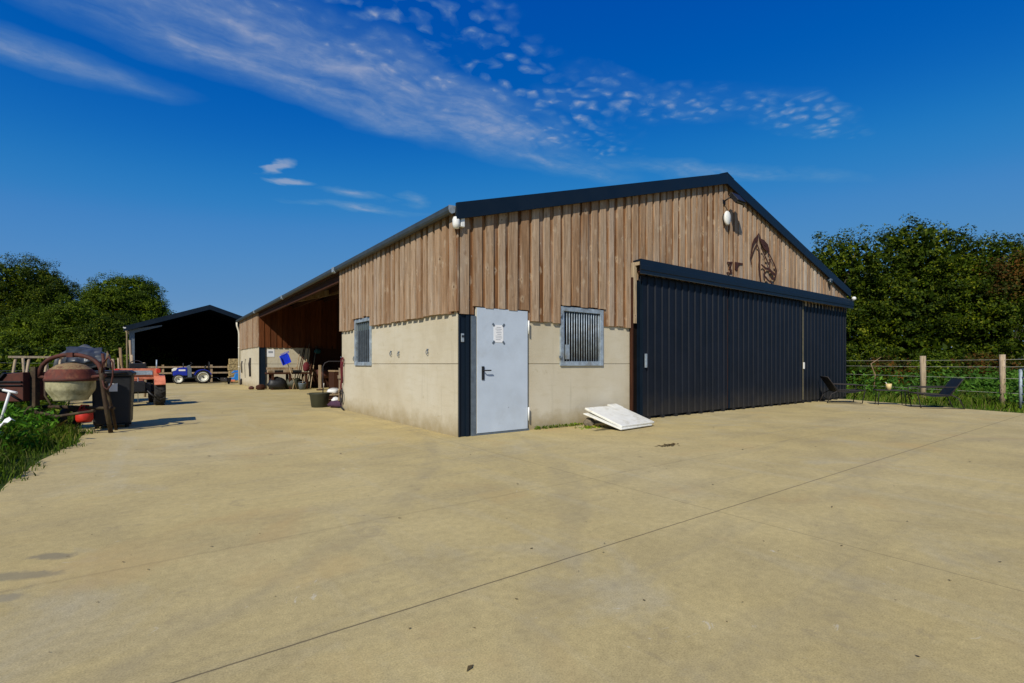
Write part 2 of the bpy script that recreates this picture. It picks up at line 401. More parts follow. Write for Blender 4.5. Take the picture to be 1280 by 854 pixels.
def vnoise(p, f, seed):
    r = np.random.default_rng(seed); out = np.zeros(len(p))
    for k in range(5):
        d = r.normal(size=3) * f * (1 + k * .5); out += np.sin(p @ d + r.uniform(0, 6.28)) / (1 + k * .5)
    return out
def crown_points(lobes, nclump, nleaf, csize, seed):
    """leaf clumps close to the shells of several lobes (centre, radii): uneven outline, darker hollows between clumps"""
    r = np.random.default_rng(seed); P = []; O = []
    vol = np.array([a[1][0] * a[1][2] for a in lobes]); vol = vol / vol.sum()
    for (c, rad), w in zip(lobes, vol):
        k = max(4, int(nclump * w))
        d = r.normal(size=(k, 3)); d /= np.linalg.norm(d, axis=1)[:, None]
        rr = (.86 + .14 * r.uniform(-1, 1, k)) * (1 + .07 * vnoise(d, 2.6, seed))
        cc = np.array(c) + d * rr[:, None] * np.array(rad)
        for i in range(k):
            m = int(nleaf * r.uniform(.5, 1.4)); cs = csize * r.uniform(.5, 1.35)
            q = r.normal(size=(m, 3)); q = q / np.linalg.norm(q, axis=1)[:, None] * (r.uniform(0, 1, m) ** .45)[:, None] * 1.5
            P.append(cc[i] + q * np.array([cs, cs, cs * .7])); O.append(np.repeat(d[i][None], m, 0) + q * .8)
    return np.concatenate(P), np.concatenate(O)
def fill_points(lobes, n, seed):
    r = np.random.default_rng(seed + 900); P = []
    vol = np.array([a[1][0] * a[1][2] for a in lobes]); vol = vol / vol.sum()
    for (c, rad), w in zip(lobes, vol):
        k = int(n * w); d = r.normal(size=(k, 3)); d /= np.linalg.norm(d, axis=1)[:, None]
        P.append(np.array(c) + d * (r.uniform(0, 1, k) ** .5 * .80)[:, None] * np.array(rad))
    return np.concatenate(P)
def tree(name, label, loc, h, lobes, nclump, nleaf, lsize, csize, mat, seed, trunk=.25, group=None, cat='tree', nl=6):
    t = thing(name, label, cat, loc, 0, group)
    r = random.Random(seed)
    m = MB(); top = Vector((0, 0, h * .72))
    pts = [Vector((0, 0, -.1)), Vector((r.uniform(-.2, .2), r.uniform(-.2, .2), h * .25)), Vector((r.uniform(-.3, .3), r.uniform(-.3, .3), h * .5)), top]
    m.tube(pts, [trunk * 1.25, trunk, trunk * .7, trunk * .25], 9)
    for i in range(nl):
        c, rad = lobes[i % len(lobes)]
        s0 = pts[1].lerp(pts[2], r.uniform(-.3, 1)); e = Vector(c) + Vector((r.uniform(-.5, .5) * rad[0], r.uniform(-.5, .5) * rad[1], r.uniform(-.2, .5) * rad[2]))
        mid = s0.lerp(e, .5) + Vector((0, 0, h * .04)); m.tube([s0, mid, e], [trunk * .5, trunk * .3, trunk * .08], 6)
    m.build('trunk', 'bark', t)
    P, O = crown_points(lobes, nclump, nleaf, csize, seed)
    P[:, 2] = np.maximum(P[:, 2], .05)
    Q = fill_points(lobes, int(nclump * nleaf * .13), seed); Q[:, 2] = np.maximum(Q[:, 2], .1)
    arrays('crown', np.concatenate([leaf_faces(P, lsize, O), leaf_faces(Q, lsize * 3.0)]), 4, mat, t)
    return t

# ------------------------------------------------------------------ setting: ground and yard
m = MB(); v = [m.bm.verts.new(p) for p in ((-900, -900, -.02), (900, -900, -.02), (900, 1200, -.02), (-900, 1200, -.02))]; m.bm.faces.new(v)
tag(m.build('ground', 'ground'), 'rough green meadow around the farmyard', 'ground', kind='structure')
# slab with a ragged-free but gently uneven outline
out = [(-5.35, -14), (-5.22, -2), (-5.18, -.3), (-5.12, 1.4), (-4.95, 3.0), (-4.98, 4.2), (-5.3, 6), (-5.6, 9), (-6.3, 14), (-7.0, 22), (-7.5, 31), (-7.6, 42), (3.6, 42),
       (3.6, 26), (16.0, 26), (15.9, .9), (15.2, .2), (14.85, -.5), (14.35, -1.6), (13.95, -2.6), (13.45, -3.7), (13.0, -4.8), (12.4, -6.2), (11.0, -9.5), (9.2, -14)]
fine = []
for i, p in enumerate(out):
    q = out[(i + 1) % len(out)]; d = math.dist(p, q); k = max(1, int(d / .35)); jit = .045 if (p[0] < -4 or (p[0] > 8 and p[1] < 1)) else 0
    for j in range(k): fine.append((p[0] + (q[0] - p[0]) * j / k + random.uniform(-jit, jit), p[1] + (q[1] - p[1]) * j / k + random.uniform(-jit, jit)))
m = MB().prism(fine, 'z', -.16, 0)
tag(m.build('concrete_yard', 'yard'), 'pale tan concrete yard with thin dark joint lines', 'yard', kind='structure')

# ------------------------------------------------------------------ barn
W, LEN, HW = 15.62, 25.2, 7.81
SL = .289
def ztop(u): return 6.03 - SL * abs(u - HW)        # roof plane top
barn = thing('barn', 'large barn clad in weathered upright boards over concrete walls with navy sliding doors', 'barn', (0, 0, 0))
def cladding(mat, a0, a1, put, zb, zt, per=.25, jit=.014, name='cladding', under='board_under', proud=.052):
    mu = MB(); mo = MB()
    for which, mb in ((0, mu), (1, mo)): _boards(which, mb, a0, a1, put, zb, zt, per, jit, proud)
    mu.build('under_boards', under, barn); return mo.build(name, mat, barn)
def _boards(which, mb, a0, a1, put, zb, zt, per, jit, proud):
    """upright boards: inner layer then proud outer layer. put(s, n, z) -> point; s along, n outward"""
    n = int(round((a1 - a0) / per)); per = (a1 - a0) / n; rnd = random.Random(int(a0 * 100 + a1 * 7))
    def board(s0, s1, n0, n1):
        s0 = max(a0, s0); s1 = min(a1, s1); lean = rnd.uniform(-.004, .004); dz = rnd.uniform(-jit, jit)
        za, zbm = zb(min(a1, max(a0, (s0 + s1) / 2))) + dz, None
        vs = []
        for nn in (n0, n1 + rnd.uniform(0, .004)):
            for s_, z_ in ((s0, za), (s1, za), (s1 + lean, zt(s1)), (s0 + lean, zt(s0))): vs.append(mb.bm.verts.new(put(s_, nn, z_)))
        F = mb.bm.faces.new
        F(vs[0:4][::-1]); F(vs[4:8])
        for i in range(4):
            j = (i + 1) % 4; F((vs[i], vs[j], vs[4 + j], vs[4 + i]))
    if which == 0:
        for i in range(n + 1):
            c = a0 + i * per + rnd.uniform(-.006, .006); w = .085
            board(c - w, c + w, .0, .022)
    else:
        for i in range(n):
            c = a0 + (i + .5) * per + rnd.uniform(-.014, .014); w = rnd.choice([.066, .078, .084, .090]) * per / .25
            board(c - w, c + w, .023, proud)
def left_put(s, n, z): return (-n, s, z)
def gable_put(s, n, z): return (s, -n, z)
# gable cladding
def zb_g(u):
    if u < .35: return 2.03
    if u < 1.47: return 2.155
    if u < 2.2: return 1.98
    if u < 3.42: return 2.32
    if u < 4.22: return 1.98
    return 3.0
def zt_g(u): return ztop(u) - .10
cladding('board', -.02, 4.26, gable_put, zb_g, zt_g); cladding('board', 4.262, W, gable_put, zb_g, zt_g, per=.235)
ws = tag(MB().box((4.30, -.06, 2.72), (.07, .10, 1.30)).build('trim_board', 'post_wood', barn))
def zb_l(v_): return 2.3 if 3.86 < v_ < 5.04 else 2.05
ZE = ztop(0) - .06
cladding('board', -.06, 6.12, left_put, zb_l, lambda s: ZE, per=.245, proud=.075)
cladding('board', 18.92, LEN, left_put, lambda s: 2.02, lambda s: ZE, per=.3)
# return wall facing the viewer at the far end of the open bays
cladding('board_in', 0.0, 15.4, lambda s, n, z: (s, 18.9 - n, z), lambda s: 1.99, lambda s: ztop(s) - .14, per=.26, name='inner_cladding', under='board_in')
m = MB()
m.span((W - .05, 0, 2), (W + .0, LEN, ZE)); m.prism([(0, 2), (W, 2), (W, ztop(W) - .1), (HW, ztop(HW) - .1), (0, ztop(0) - .1)], 'y', LEN - .06, LEN)
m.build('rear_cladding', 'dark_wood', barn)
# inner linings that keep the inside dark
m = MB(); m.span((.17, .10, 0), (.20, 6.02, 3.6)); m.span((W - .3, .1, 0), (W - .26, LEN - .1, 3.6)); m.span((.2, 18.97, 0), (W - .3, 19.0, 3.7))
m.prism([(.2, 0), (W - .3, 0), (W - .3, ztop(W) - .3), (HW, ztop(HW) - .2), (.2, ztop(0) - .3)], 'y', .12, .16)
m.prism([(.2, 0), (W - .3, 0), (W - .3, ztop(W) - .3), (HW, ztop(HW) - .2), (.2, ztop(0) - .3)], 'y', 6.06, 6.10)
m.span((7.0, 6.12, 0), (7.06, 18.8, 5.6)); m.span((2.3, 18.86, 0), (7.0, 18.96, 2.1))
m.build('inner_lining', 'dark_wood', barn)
# precast concrete: lower and upper panels with a fine gap, on a dark core
def panel(mb, a, b): mb.span(a, b)
m = MB(); panel(m, (0, 0, -.05), (.14, 6.12, 1.196))
lo = m.build('concrete_wall', 'concrete', barn, .006)
m = MB(); panel(m, (0, 0, 1.204), (.14, 3.92, 2.12)); panel(m, (0, 4.98, 1.204), (.14, 6.12, 2.12)); m.build('concrete_wall', 'concrete', barn, .006)
m = MB(); panel(m, (1.47, 0, -.05), (4.24, .14, 1.196)); m.build('concrete_wall', 'concrete', barn, .006)
for a_ in ((1.47, 2.25), (3.38, 4.24)): MB().span((a_[0], 0, 1.204), (a_[1], .14, 2.06)).build('concrete_wall', 'concrete', barn, .006)
m = MB(); panel(m, (0, 18.93, -.05), (.14, LEN, 1.195)); panel(m, (0, 18.93, 1.205), (.14, LEN, 2.1)); m.build('concrete_wall', 'concrete', barn)
m = MB(); panel(m, (.28, 18.9, -.05), (2.3, 18.97, 1.19)); panel(m, (.28, 18.9, 1.205), (2.3, 18.97, 2.1)); m.build('concrete_wall', 'concrete', barn)
m = MB(); m.span((W - .14, 0, -.05), (W, LEN, 2.1)); m.span((.1, LEN - .14, -.05), (W - .14, LEN, 2.1)); m.build('concrete_wall', 'concrete', barn)
m = MB(); m.span((.02, .02, 0), (.13, 6.1, 2.0)); m.span((1.5, .02, 0), (4.2, .13, 2.0)); m.build('wall_core', 'void', barn)
# corner column (an H section) and grey angle
m = MB(); m.span((.018, -.012, -.02), (.345, -.002, 2.2)); m.span((.016, -.04, -.02), (.03, -.012, 2.0)); m.span((.15, -.045, -.02), (.20, -.012, 2.0))
m.build('column', 'navy', barn, .002)
MB().span((.25, -.05, -.02), (.335, -.0125, 2.0)).build('steel_angle', 'galv_dark', barn, .002)
MB().span((.337, -.04, -.02), (.356, .05, 2.15)).build('door_frame', 'cream_pipe', barn)
# personnel door
d = MB().span((.36, -.045, .035), (1.43, .0, 2.147)).build('door', 'door_paint', barn, .004)
MB().span((.36, .0, 0), (1.47, .05, 2.2)).build('door_backing', 'void', barn)
MB().span((.34, -.05, -.02), (1.46, .05, .03)).build('threshold', 'galv_dark', barn)
m = MB(); m.span((.445, -.06, .93), (.495, -.045, 1.16)); m.build('handle_plate', 'black', d, .004)
m = MB(); m.tube([(.47, -.05, 1.09), (.47, -.10, 1.09), (.50, -.105, 1.09), (.60, -.105, 1.09)], .011); m.build('handle', 'black', d)
for z in (1.86, .30):
    MB().cyl((1.442, -.058, z - .12), (1.442, -.058, z + .12), .014).build('hinge', 'white', d)
m = MB(); m.cyl((1.0, -.052, .44), (1.0, -.046, .44), .004); m.build('keyhole', 'black', d)
# windows
def window(name, put, s0, s1, z0, z1, nb, bars=True):
    fw = .085
    def sp(mb, a, b, n0, n1): 
        p = put(a[0], n0, a[1]); q = put(b[0], n1, b[1]); mb.span(p, q)
    m = MB()
    sp(m, (s0, z0), (s0 + fw, z1), -.03, .035); sp(m, (s1 - fw, z0), (s1, z1), -.03, .035)
    sp(m, (s0 + fw, z0), (s1 - fw, z0 + fw), -.03, .034); sp(m, (s0 + fw, z1 - fw), (s1 - fw, z1), -.03, .034)
    wf = m.build('window', 'galv', barn, .003)
    m = MB(); sp(m, (s0 + .02, z0 + .02), (s1 - .02, z1 - .02), -.10, -.06); m.build('pane', 'glass_dark', wf)
    if bars:
        m = MB()
        for i in range(nb):
            s = s0 + fw + (s1 - s0 - 2 * fw) * (i + .5) / nb
            m.cyl(put(s, .0, z0 + fw - .01), put(s, .0, z1 - fw + .01), .0095, seg=8)
        m.build('bars', 'galv', wf)
    return wf
wf = window('window', gable_put, 2.235, 3.40, 1.165, 2.30, 15)
m = MB(); m.box((2.43, -.005, 1.43), (.10, .02, .28)); m.build('latch_plate', 'galv', wf, .002)
for z in (2.12, 1.33): m = MB(); m.box((2.225, -.045, z), (.07, .02, .05)); m.cyl((2.24, -.05, z - .04), (2.24, -.05, z + .04), .012); m.build('hinge', 'galv_dark', wf)
wl = window('window', left_put, 3.90, 5.02, 1.16, 2.28, 0, False)
MB().span((.03, 3.98, 1.24), (.045, 4.94, 2.20)).build('translucent_sheet', plain('ribbed_polycarbonate', (.16, .20, .15), .35, 0, .3, 5), wl)
m = MB()
for i in range(7): m.span((-.006, 4.05 + i * .13, 1.24), (.02, 4.065 + i * .13, 2.20))
m.build('glazing_bars', 'galv_dark', wl)
# post beside the sliding doors
MB().span((4.245, -.03, -.02), (4.44, .2, 3.0)).build('door_post', 'void', barn, .004)
MB().span((4.225, -.085, -.02), (4.262, -.01, 3.05)).build('door_guide', 'dark_wood', barn, .003)
# sliding doors
def sliding(u0, u1, v_, name='sliding_door'):
    m = MB(); z0, z1 = .06, 3.12; per = .25; x = u0; prof = []
    while x < u1 - .001:
        w = min(per, u1 - x)
        prof += [(x, v_), (x + w * .70, v_), (x + w * .76, v_ - .024), (x + w * .92, v_ - .024), (x + w * .98, v_)]
        x += per
    prof.append((u1, v_))
    A = [m.bm.verts.new((p[0], p[1], z0)) for p in prof]; B = [m.bm.verts.new((p[0], p[1], z1)) for p in prof]
    for i in range(len(prof) - 1): m.bm.faces.new((A[i], A[i + 1], B[i + 1], B[i]))
    o = m.build(name, 'door_sheet', barn)
    m = MB(); m.span((u0 - .01, v_ + .004, z0 - .005), (u1 + .01, v_ + .05, z0 + .07)); m.span((u0 - .012, v_ - .028, z0), (u0 + .0, v_ + .045, z1)); m.span((u1, v_ - .02, z0), (u1 + .012, v_ + .045, z1))
    m.span((u0, v_ + .006, z0 + .07), (u1, v_ + .04, z1))
    m.build('door_frame', 'navy', o)
    return o
sd1 = sliding(4.50, 7.82, -.115); sd2 = sliding(7.93, 12.0, -.125); sd3 = sliding(12.10, 15.50, -.05)
m = MB(); m.span((4.56, -.175, 1.12), (4.61, -.14, 1.42)); m.build('handle', 'galv', sd1, .003)
m = MB(); m.span((12.13, -.10, .1), (12.17, -.07, 3.1)); m.build('edge_strip', plain('dull_brass_strip', (.20, .17, .09), .6), sd3)
m = MB(); m.box((12.16, -.12, 1.15), (.05, .03, .2)); m.build('handle', 'white', sd3)
MB().span((7.825, -.10, .06), (7.925, -.05, 3.1)).build('door_post', 'dark_wood', barn)
MB().span((4.44, -.03, 0), (W, .1, 3.1)).build('door_backing', 'navy', barn)
for i in range(22):
    u = 4.7 + i * .49
    if u < 15.4: MB().span((u - .04, -.16, -.005), (u + .04, -.05, .055)).build('floor_guide', 'black', barn)
# hood over the sliding-door track
hood = MB().prism([(.0, 3.405), (-.26, 3.425), (-.265, 3.30), (-.275, 3.29), (-.275, 3.20), (-.262, 3.19), (-.262, 3.125), (-.235, 3.125), (-.235, 3.38), (0, 3.385)], 'x', 4.285, 15.6).build('door_hood', 'navy', barn)
MB().cyl((4.4, -.12, 3.21), (15.4, -.12, 3.21), .04).build('door_track', 'rust', hood)
MB().span((4.288, -.225, 3.30), (4.33, -.045, 3.37)).build('end_plank', 'post_wood', hood)
MB().span((4.285, -.236, 3.113), (15.6, -.262, 3.122)).build('drip_edge', 'gutter', hood)
# roof
m = MB()
for s in (-1, 1):
    e = -.10 if s < 0 else W + .10
    ze = 6.03 - SL * (HW + .1)
    m.prism([(e, ze), (HW, 6.03), (HW, 5.96), (e, ze - .07)], 'y', -.10, LEN + .12)
roof = m.build('roof', 'navy', barn)
m = MB()   # verge flashing with folded profile
zf = .27
def verge(y0, y1):
    e = -.09; ze = 6.075 - SL * (HW + .09)
    m.prism([(e, ze), (HW, 6.075), (HW, 6.075 - zf), (e, ze - zf)], 'y', y0, y1)
    m.prism([(W - e, ze), (HW, 6.075), (HW, 6.075 - zf), (W - e, ze - zf)], 'y', y0, y1)
verge(-.15, -.101); m.build('verge_flashing', 'navy', barn, .004)
m = MB(); verge(LEN + .125, LEN + .15); m.build('verge_flashing', 'navy', barn)
m = MB(); m.prism([(HW - .32, 5.99), (HW, 6.10), (HW + .32, 5.99), (HW, 6.065)], 'y', -.152, LEN + .12); m.build('ridge_cap', 'navy', barn)
# gutter
zg = 6.03 - SL * (HW + .1)
m = MB(); prof = [(-.10, zg - .05), (-.105, zg - .10), (-.125, zg - .125), (-.16, zg - .13), (-.195, zg - .115), (-.21, zg - .08), (-.212, zg - .012), (-.20, zg - .017), (-.197, zg - .08), (-.185, zg - .10), (-.16, zg - .115), (-.135, zg - .11), (-.12, zg - .09), (-.115, zg - .04)]
m.prism(prof, 'y', -.10, LEN + .15); g = m.build('gutter', 'gutter', barn)
m = MB(); m.prism([(-.09, zg - .0), (-.215, zg - .005), (-.216, zg - .08), (-.198, zg - .12), (-.16, zg - .135), (-.10, zg - .11)], 'y', -.108, -.101)
m.build('gutter_end', 'galv', g)
for v_ in (6.2, 12.7, 19.0):
    m = MB(); m.prism([(-.09, zg - .04), (-.10, zg - .11), (-.16, zg - .15), (-.22, zg - .12), (-.225, zg - .005), (-.215, zg - .005), (-.213, zg - .08), (-.16, zg - .132)], 'y', v_ - .09, v_ + .09); m.build('gutter_joint', 'galv', g)
# eave beam and soffit timbers
m = MB(); m.span((.0, 6.12, 3.40), (.09, 18.9, 3.60)); m.build('eave_beam', 'dark_wood', barn)
MB().span((-.095, 6.12, zg - .12), (.0, 18.9, zg - .09)).build('soffit', 'dark_wood', barn)
for k, u in enumerate((1.5, 3.0, 4.5, 6.0)):
    MB().span((u - .04, 6.12, ztop(u) - .30), (u + .04, 18.8, ztop(u) - .09)).build('purlin', 'dark_wood', barn)
for v_ in (12.6,):
    m = MB(); m.prism([(.15, ztop(.15) - .12), (6.9, ztop(6.9) - .12), (6.9, ztop(6.9) - .36), (.15, ztop(.15) - .34)], 'y', v_ - .07, v_ + .07); m.build('rafter', 'rough_timber', barn)
m = MB(); m.span((0, 18.86, -.02), (.03, 18.93, 2.0)); m.span((.03, 18.88, -.02), (.26, 18.9, 2.0)); m.span((.24, 18.84, -.02), (.27, 18.9, 2.0)); m.build('column', 'navy', barn)
m = MB(); m.tube([(-.18, LEN + .02, 3.6), (-.17, LEN + .02, 3.4), (-.08, LEN + .02, 3.1), (-.06, LEN + .02, 2.9), (-.06, LEN + .02, .05)], .05, 10)
for z in (2.1, 1.0): m.cyl((-.06, LEN + .02, z), (-.06, LEN + .02, z + .05), .062)
m.build('downpipe', 'cream_pipe', barn)
# tie rings on the long wall
for v_, z in ((2.35, 1.40), (1.05, 1.42), (4.9 + .2, 1.33), (2.75, 1.42)):
    m = MB(); m.cyl((0, v_, z + .04), (-.03, v_, z + .04), .013); m.tube([(-.03, v_ + .035 * math.sin(a), z + .035 * math.cos(a) - .01) for a in [i * math.pi / 5 for i in range(11)]], .007, 6)
    m.build('tie_ring', 'galv_dark', barn)

# ------------------------------------------------------------------ things fixed to the barn
t = thing('keypad', 'small grey keypad on the navy corner column', 'keypad', (.09, -.05, 1.63))
MB().box((0, .035, 0), (.055, .028, .14)).build('housing', 'galv', t, .006); MB().box((0, .019, .025), (.034, .006, .035)).build('screen', 'black', t)
t = thing('notice', 'white paper notice taped by its corners to the pale blue door', 'notice', (.79, -.048, 1.72))
MB().box((0, 0, 0), (.20, .004, .30)).build('sheet', 'paper', t)
m = MB()
for i in range(8): m.box((random.uniform(-.01, .01), -.0035, .11 - i * .03), (.13 * random.uniform(.6, 1), .002, .006))
m.build('text_lines', 'ink', t)
for sx_ in (-1, 1):
    for sz_ in (-1, 1): MB().box((sx_ * .105, -.003, sz_ * .15), (.035, .004, .06), Matrix.Rotation(R(40 * sx_ * sz_), 3, 'Y')).build('tape', 'galv_dark', t)
t = thing('security_lamp', 'small white twin security sensor under the roof corner', 'sensor', (-.04, -.05, 3.48))
MB().lathe([(0, -.10), (.045, -.09), (.06, -.03), (.06, .05), (.045, .09), (0, .10)], (-.03, -.04, 0)).build('lens', 'white', t)
MB().box((.08, -.04, .02), (.075, .06, .15)).build('housing', 'white', t, .01); MB().cyl((-.03, -.04, .08), (-.03, -.02, .2), .008).build('cable', 'white', t)
t = thing('floodlight', 'bronze floodlight tilted down under the gable peak', 'floodlight', (7.86, -.05, 5.36))
MB().box((.06, -.30, .02), (.36, .11, .30), Matrix.Rotation(R(-38), 3, 'X')).build('housing', 'black', t, .01)
MB().box((.06, -.335, -.028), (.32, .02, .26), Matrix.Rotation(R(-38), 3, 'X')).build('glass', 'lamp_metal', t)
m = MB(); m.tube([(-.05, 0, .0), (-.10, -.05, .0), (-.10, -.18, .05), (.0, -.2, .06)], .018); m.box((-.05, -.0, 0), (.12, .03, .10)); m.build('bracket', 'black', t)
t = thing('wall_lamp', 'white oval wall lamp below the floodlight on the gable', 'lamp', (7.83, -.05, 4.93))
MB().lathe([(.13, -.05), (.15, -.03), (.15, .0), (.13, .02), (0, .035)], (0, -.10, 0), (0, -1, 0)).build('diffuser', 'white', t)
MB().cyl((0, 0, 0), (0, -.06, 0), .11).build('base', 'black', t)
for ch in t.children: ch.scale = (.85, 1, 1.22)
t = thing('wall_lantern', 'small dark lamp at the right end of the gable boards', 'lamp', (14.05, -.05, 3.98))
MB().box((0, -.06, 0), (.14, .12, .07)).build('housing', 'galv_dark', t, .01); MB().lathe([(.05, 0), (.07, -.05), (.055, -.12), (0, -.14)], (0, -.07, -.03)).build('glass', 'glass_dark', t)
t = thing('beacon_lamp', 'small white round lamp on the far end of the door hood', 'lamp', (15.52, -.30, 3.46))
MB().lathe([(0, -.07), (.05, -.05), (.07, 0), (.05, .05), (0, .07)]).build('globe', 'white', t); MB().box((0, .02, -.05), (.05, .05, .06)).build('base', 'galv', t)
# metal characters above the hood
t = thing('metal_figure', 'small dark metal figure shaped like a 3 above the door hood', 'sign', (8.05, -.055, 3.60))
m = MB()
for p in ([(-.10, .24), (.14, .27), (.12, .22), (-.10, .19)], [(.06, .22), (.12, .22), (.05, .10), (-.01, .10)], [(-.01, .12), (.05, .12), (.12, .02), (.04, -.02)], [(-.12, -.07), (.12, -.05), (.12, -.01), (.04, .02), (.04, -.02), (-.12, -.03)]):
    m.prism(p, 'y', -.018, 0)
m.build('numeral', 'corten', t)
t = thing('metal_figure', 'small dark metal letter beside the figure 3 on the boards', 'sign', (8.42, -.055, 3.70))
MB().prism([(-.10, .18), (.28, .19), (.28, .15), (.06, .12), (.03, 0), (-.04, -.05), (-.10, -.02)], 'y', -.018, 0).build('letter', 'corten', t)

# horse head emblem: cut metal silhouette lines
def uz(px, py):
    """emblem drawing grid -> metres on the gable"""
    return (px - 350) / 723 * 2.45, (430 - py) / 854 * 1.72
t = thing('horse_emblem', 'rust brown metal horse head outline mounted on the gable boards', 'wall art', (9.78, -.075, 4.14))
def ribbon(mb, pts, y=-.02):
    """pts: (x, y, width) in drawing grid"""
    P = [Vector(uz(p[0], p[1])) for p in pts]; Wd = [p[2] / 854 * 1.85 for p in pts]; Lf = []; Rt = []
    for i, p in enumerate(P):
        d = (P[min(i + 1, len(P) - 1)] - P[max(i - 1, 0)]).normalized(); n = Vector((-d.y, d.x))
        Lf.append(p + n * Wd[i] / 2); Rt.append(p - n * Wd[i] / 2)
    for i in range(len(P) - 1):
        mb.prism([tuple(Lf[i]), tuple(Lf[i + 1]), tuple(Rt[i + 1]), tuple(Rt[i])], 'y', y, y + .012)
m = MB()
ribbon(m, [(270, 90, 6), (240, 160, 40), (200, 210, 45), (165, 290, 30), (150, 370, 18), (138, 450, 14), (150, 550, 6)])
ribbon(m, [(250, 150, 25), (235, 250, 16), (195, 330, 18), (165, 400, 14), (140, 470, 8)], -.022)
ribbon(m, [(235, 250, 8), (268, 320, 20), (280, 420, 22), (272, 520, 26), (280, 640, 20), (300, 760, 14)], -.024)
ribbon(m, [(272, 110, 10), (290, 180, 40), (340, 200, 60), (400, 240, 55), (430, 310, 30), (420, 350, 12)], -.026)
ribbon(m, [(300, 200, 30), (345, 270, 40), (390, 290, 50), (420, 260, 20)], -.028)
ribbon(m, [(420, 330, 14), (470, 400, 14), (520, 480, 18), (555, 560, 26), (540, 640, 26), (510, 680, 14)], -.030)
ribbon(m, [(300, 290, 16), (350, 370, 18), (390, 440, 22), (420, 500, 14)], -.032)
ribbon(m, [(300, 520, 16), (370, 560, 30), (430, 560, 30), (480, 600, 40), (530, 620, 30)], -.034)
ribbon(m, [(420, 430, 12), (450, 410, 14), (430, 520, 18), (430, 600, 22)], -.036)
ribbon(m, [(340, 590, 10), (350, 670, 30), (410, 720, 22), (450, 740, 14), (490, 770, 16), (530, 820, 10)], -.038)
ribbon(m, [(440, 660, 14), (480, 690, 26), (520, 680, 12)], -.040)
m.build('outline', 'corten', t)
MB().cyl((0, 0, 0), (0, .05, 0), .012).build('fixing', 'black', t)

# red lead ropes on the long wall
t = thing('lead_rope', 'dark red lead rope and halter hanging on the cream wall', 'rope', (-.03, 5.98, 0))
m = MB(); m.tube([(-.02, .0, 1.34), (-.03, .02, 1.1), (-.02, .0, .8), (-.03, .03, .62), (-.02, .0, .50)], .022, 7)
m.tube([(-.02, -.07 + .07 * math.cos(a), 1.28 + .09 * math.sin(a)) for a in [i * .6 for i in range(12)]], .016, 6)
m.tube([(-.02, -.10, 1.26), (-.03, -.09, 1.0), (-.02, -.06, .7)], .014, 6); m.build('rope', 'red_rope', t)
m = MB(); m.tube([(-.03, .10 * math.cos(a), .36 + .16 * math.sin(a)) for a in [i * .52 for i in range(13)]], .02, 6); m.tube([(-.03, .02, .30), (-.03, .05, .12)], .018, 6); m.build('halter', 'strap', t)
MB().cyl((.03, 0, 1.36), (-.05, 0, 1.38), .01).build('hook', 'galv_dark', t)
for i, (v_, za, zb_, lab, w_) in enumerate(((24.3, 1.35, .7, 'long dark strap hanging by the cream downpipe', .03), (23.0, 1.45, .45, 'thin pale cord hanging between the two dark straps', .012), (21.3, 1.5, .55, 'bundle of black harness straps nearest the navy column', .05), (24.5, .35, .05, 'dark tool propped at the foot of the far wall', .05))):
    t = thing('hanging_strap', lab, 'strap', (-.03, v_, 0), 0, 'tack hanging on the far bay wall'); m = MB()
    m.tube([(0, 0, za), (-.03, .05, za * .7 + zb_ * .3), (-.02, -.04, zb_)], w_, 7)
    if w_ > .04: m.tube([(0, .05, za - .05), (-.04, .22, za - .3), (-.03, .15, za - .55), (-.02, 0, za - .5)], .03, 7)
    m.build('webbing', 'strap', t); MB().cyl((.03, 0, za), (-.04, 0, za + .01), .012).build('hook', 'galv_dark', t)
t = thing('notice', 'white sheet pinned on the concrete beside the far navy column', 'notice', (.50, 18.895, 1.72))
MB().box((0, -.004, 0), (.34, .006, .36)).build('sheet', 'paper', t); MB().box((0, -.009, .05), (.2, .003, .1)).build('print', 'ink', t)

# ------------------------------------------------------------------ propped white panels by the wall
t = thing('door_panel', 'thick white panel propped against stones, uppermost of the two', 'panel', (3.2, -.62, .0), R(4), 'white panels by the barn wall')
rx = Matrix.Rotation(R(17), 3, 'X')
def slab(c, sz, rot, name, mat, par, bev): return MB().box(c, sz, rot).build(name, mat, par, bev)
slab((0.02, .0, .205), (1.02, .92, .045), rx, 'panel', 'white_dirty', t, .014)
slab((.40, .40, .335), (.28, .20, .04), rx, 'corner_lug', 'white_dirty', t, .01)
t = thing('door_panel', 'thin white panel lying slanted beneath the thicker one', 'panel', (3.18, -.64, .0), R(6), 'white panels by the barn wall')
slab((-.04, .0, .14), (1.0, .90, .03), Matrix.Rotation(R(14), 3, 'X'), 'panel', 'white_dirty', t, .012)
slab((-.04, .0, .118), (.9, .8, .012), Matrix.Rotation(R(14), 3, 'X'), 'backing_sheet', 'galv_dark', t, 0)
for i, (x, y, s, lab) in enumerate(((2.75, -.28, .12, 'brown stone under the left end of the white panels'), (3.45, -.22, .13, 'brown stone under the right end of the white panels'))):
    m = MB(); r_ = bmesh.ops.create_icosphere(m.bm, subdivisions=2, radius=s)
    for v_ in r_['verts']: v_.co *= random.uniform(.85, 1.1); v_.co.z *= .85
    tag(m.build('stone', 'stone', None, 0, (x, y, s * .6)), lab, 'stone')

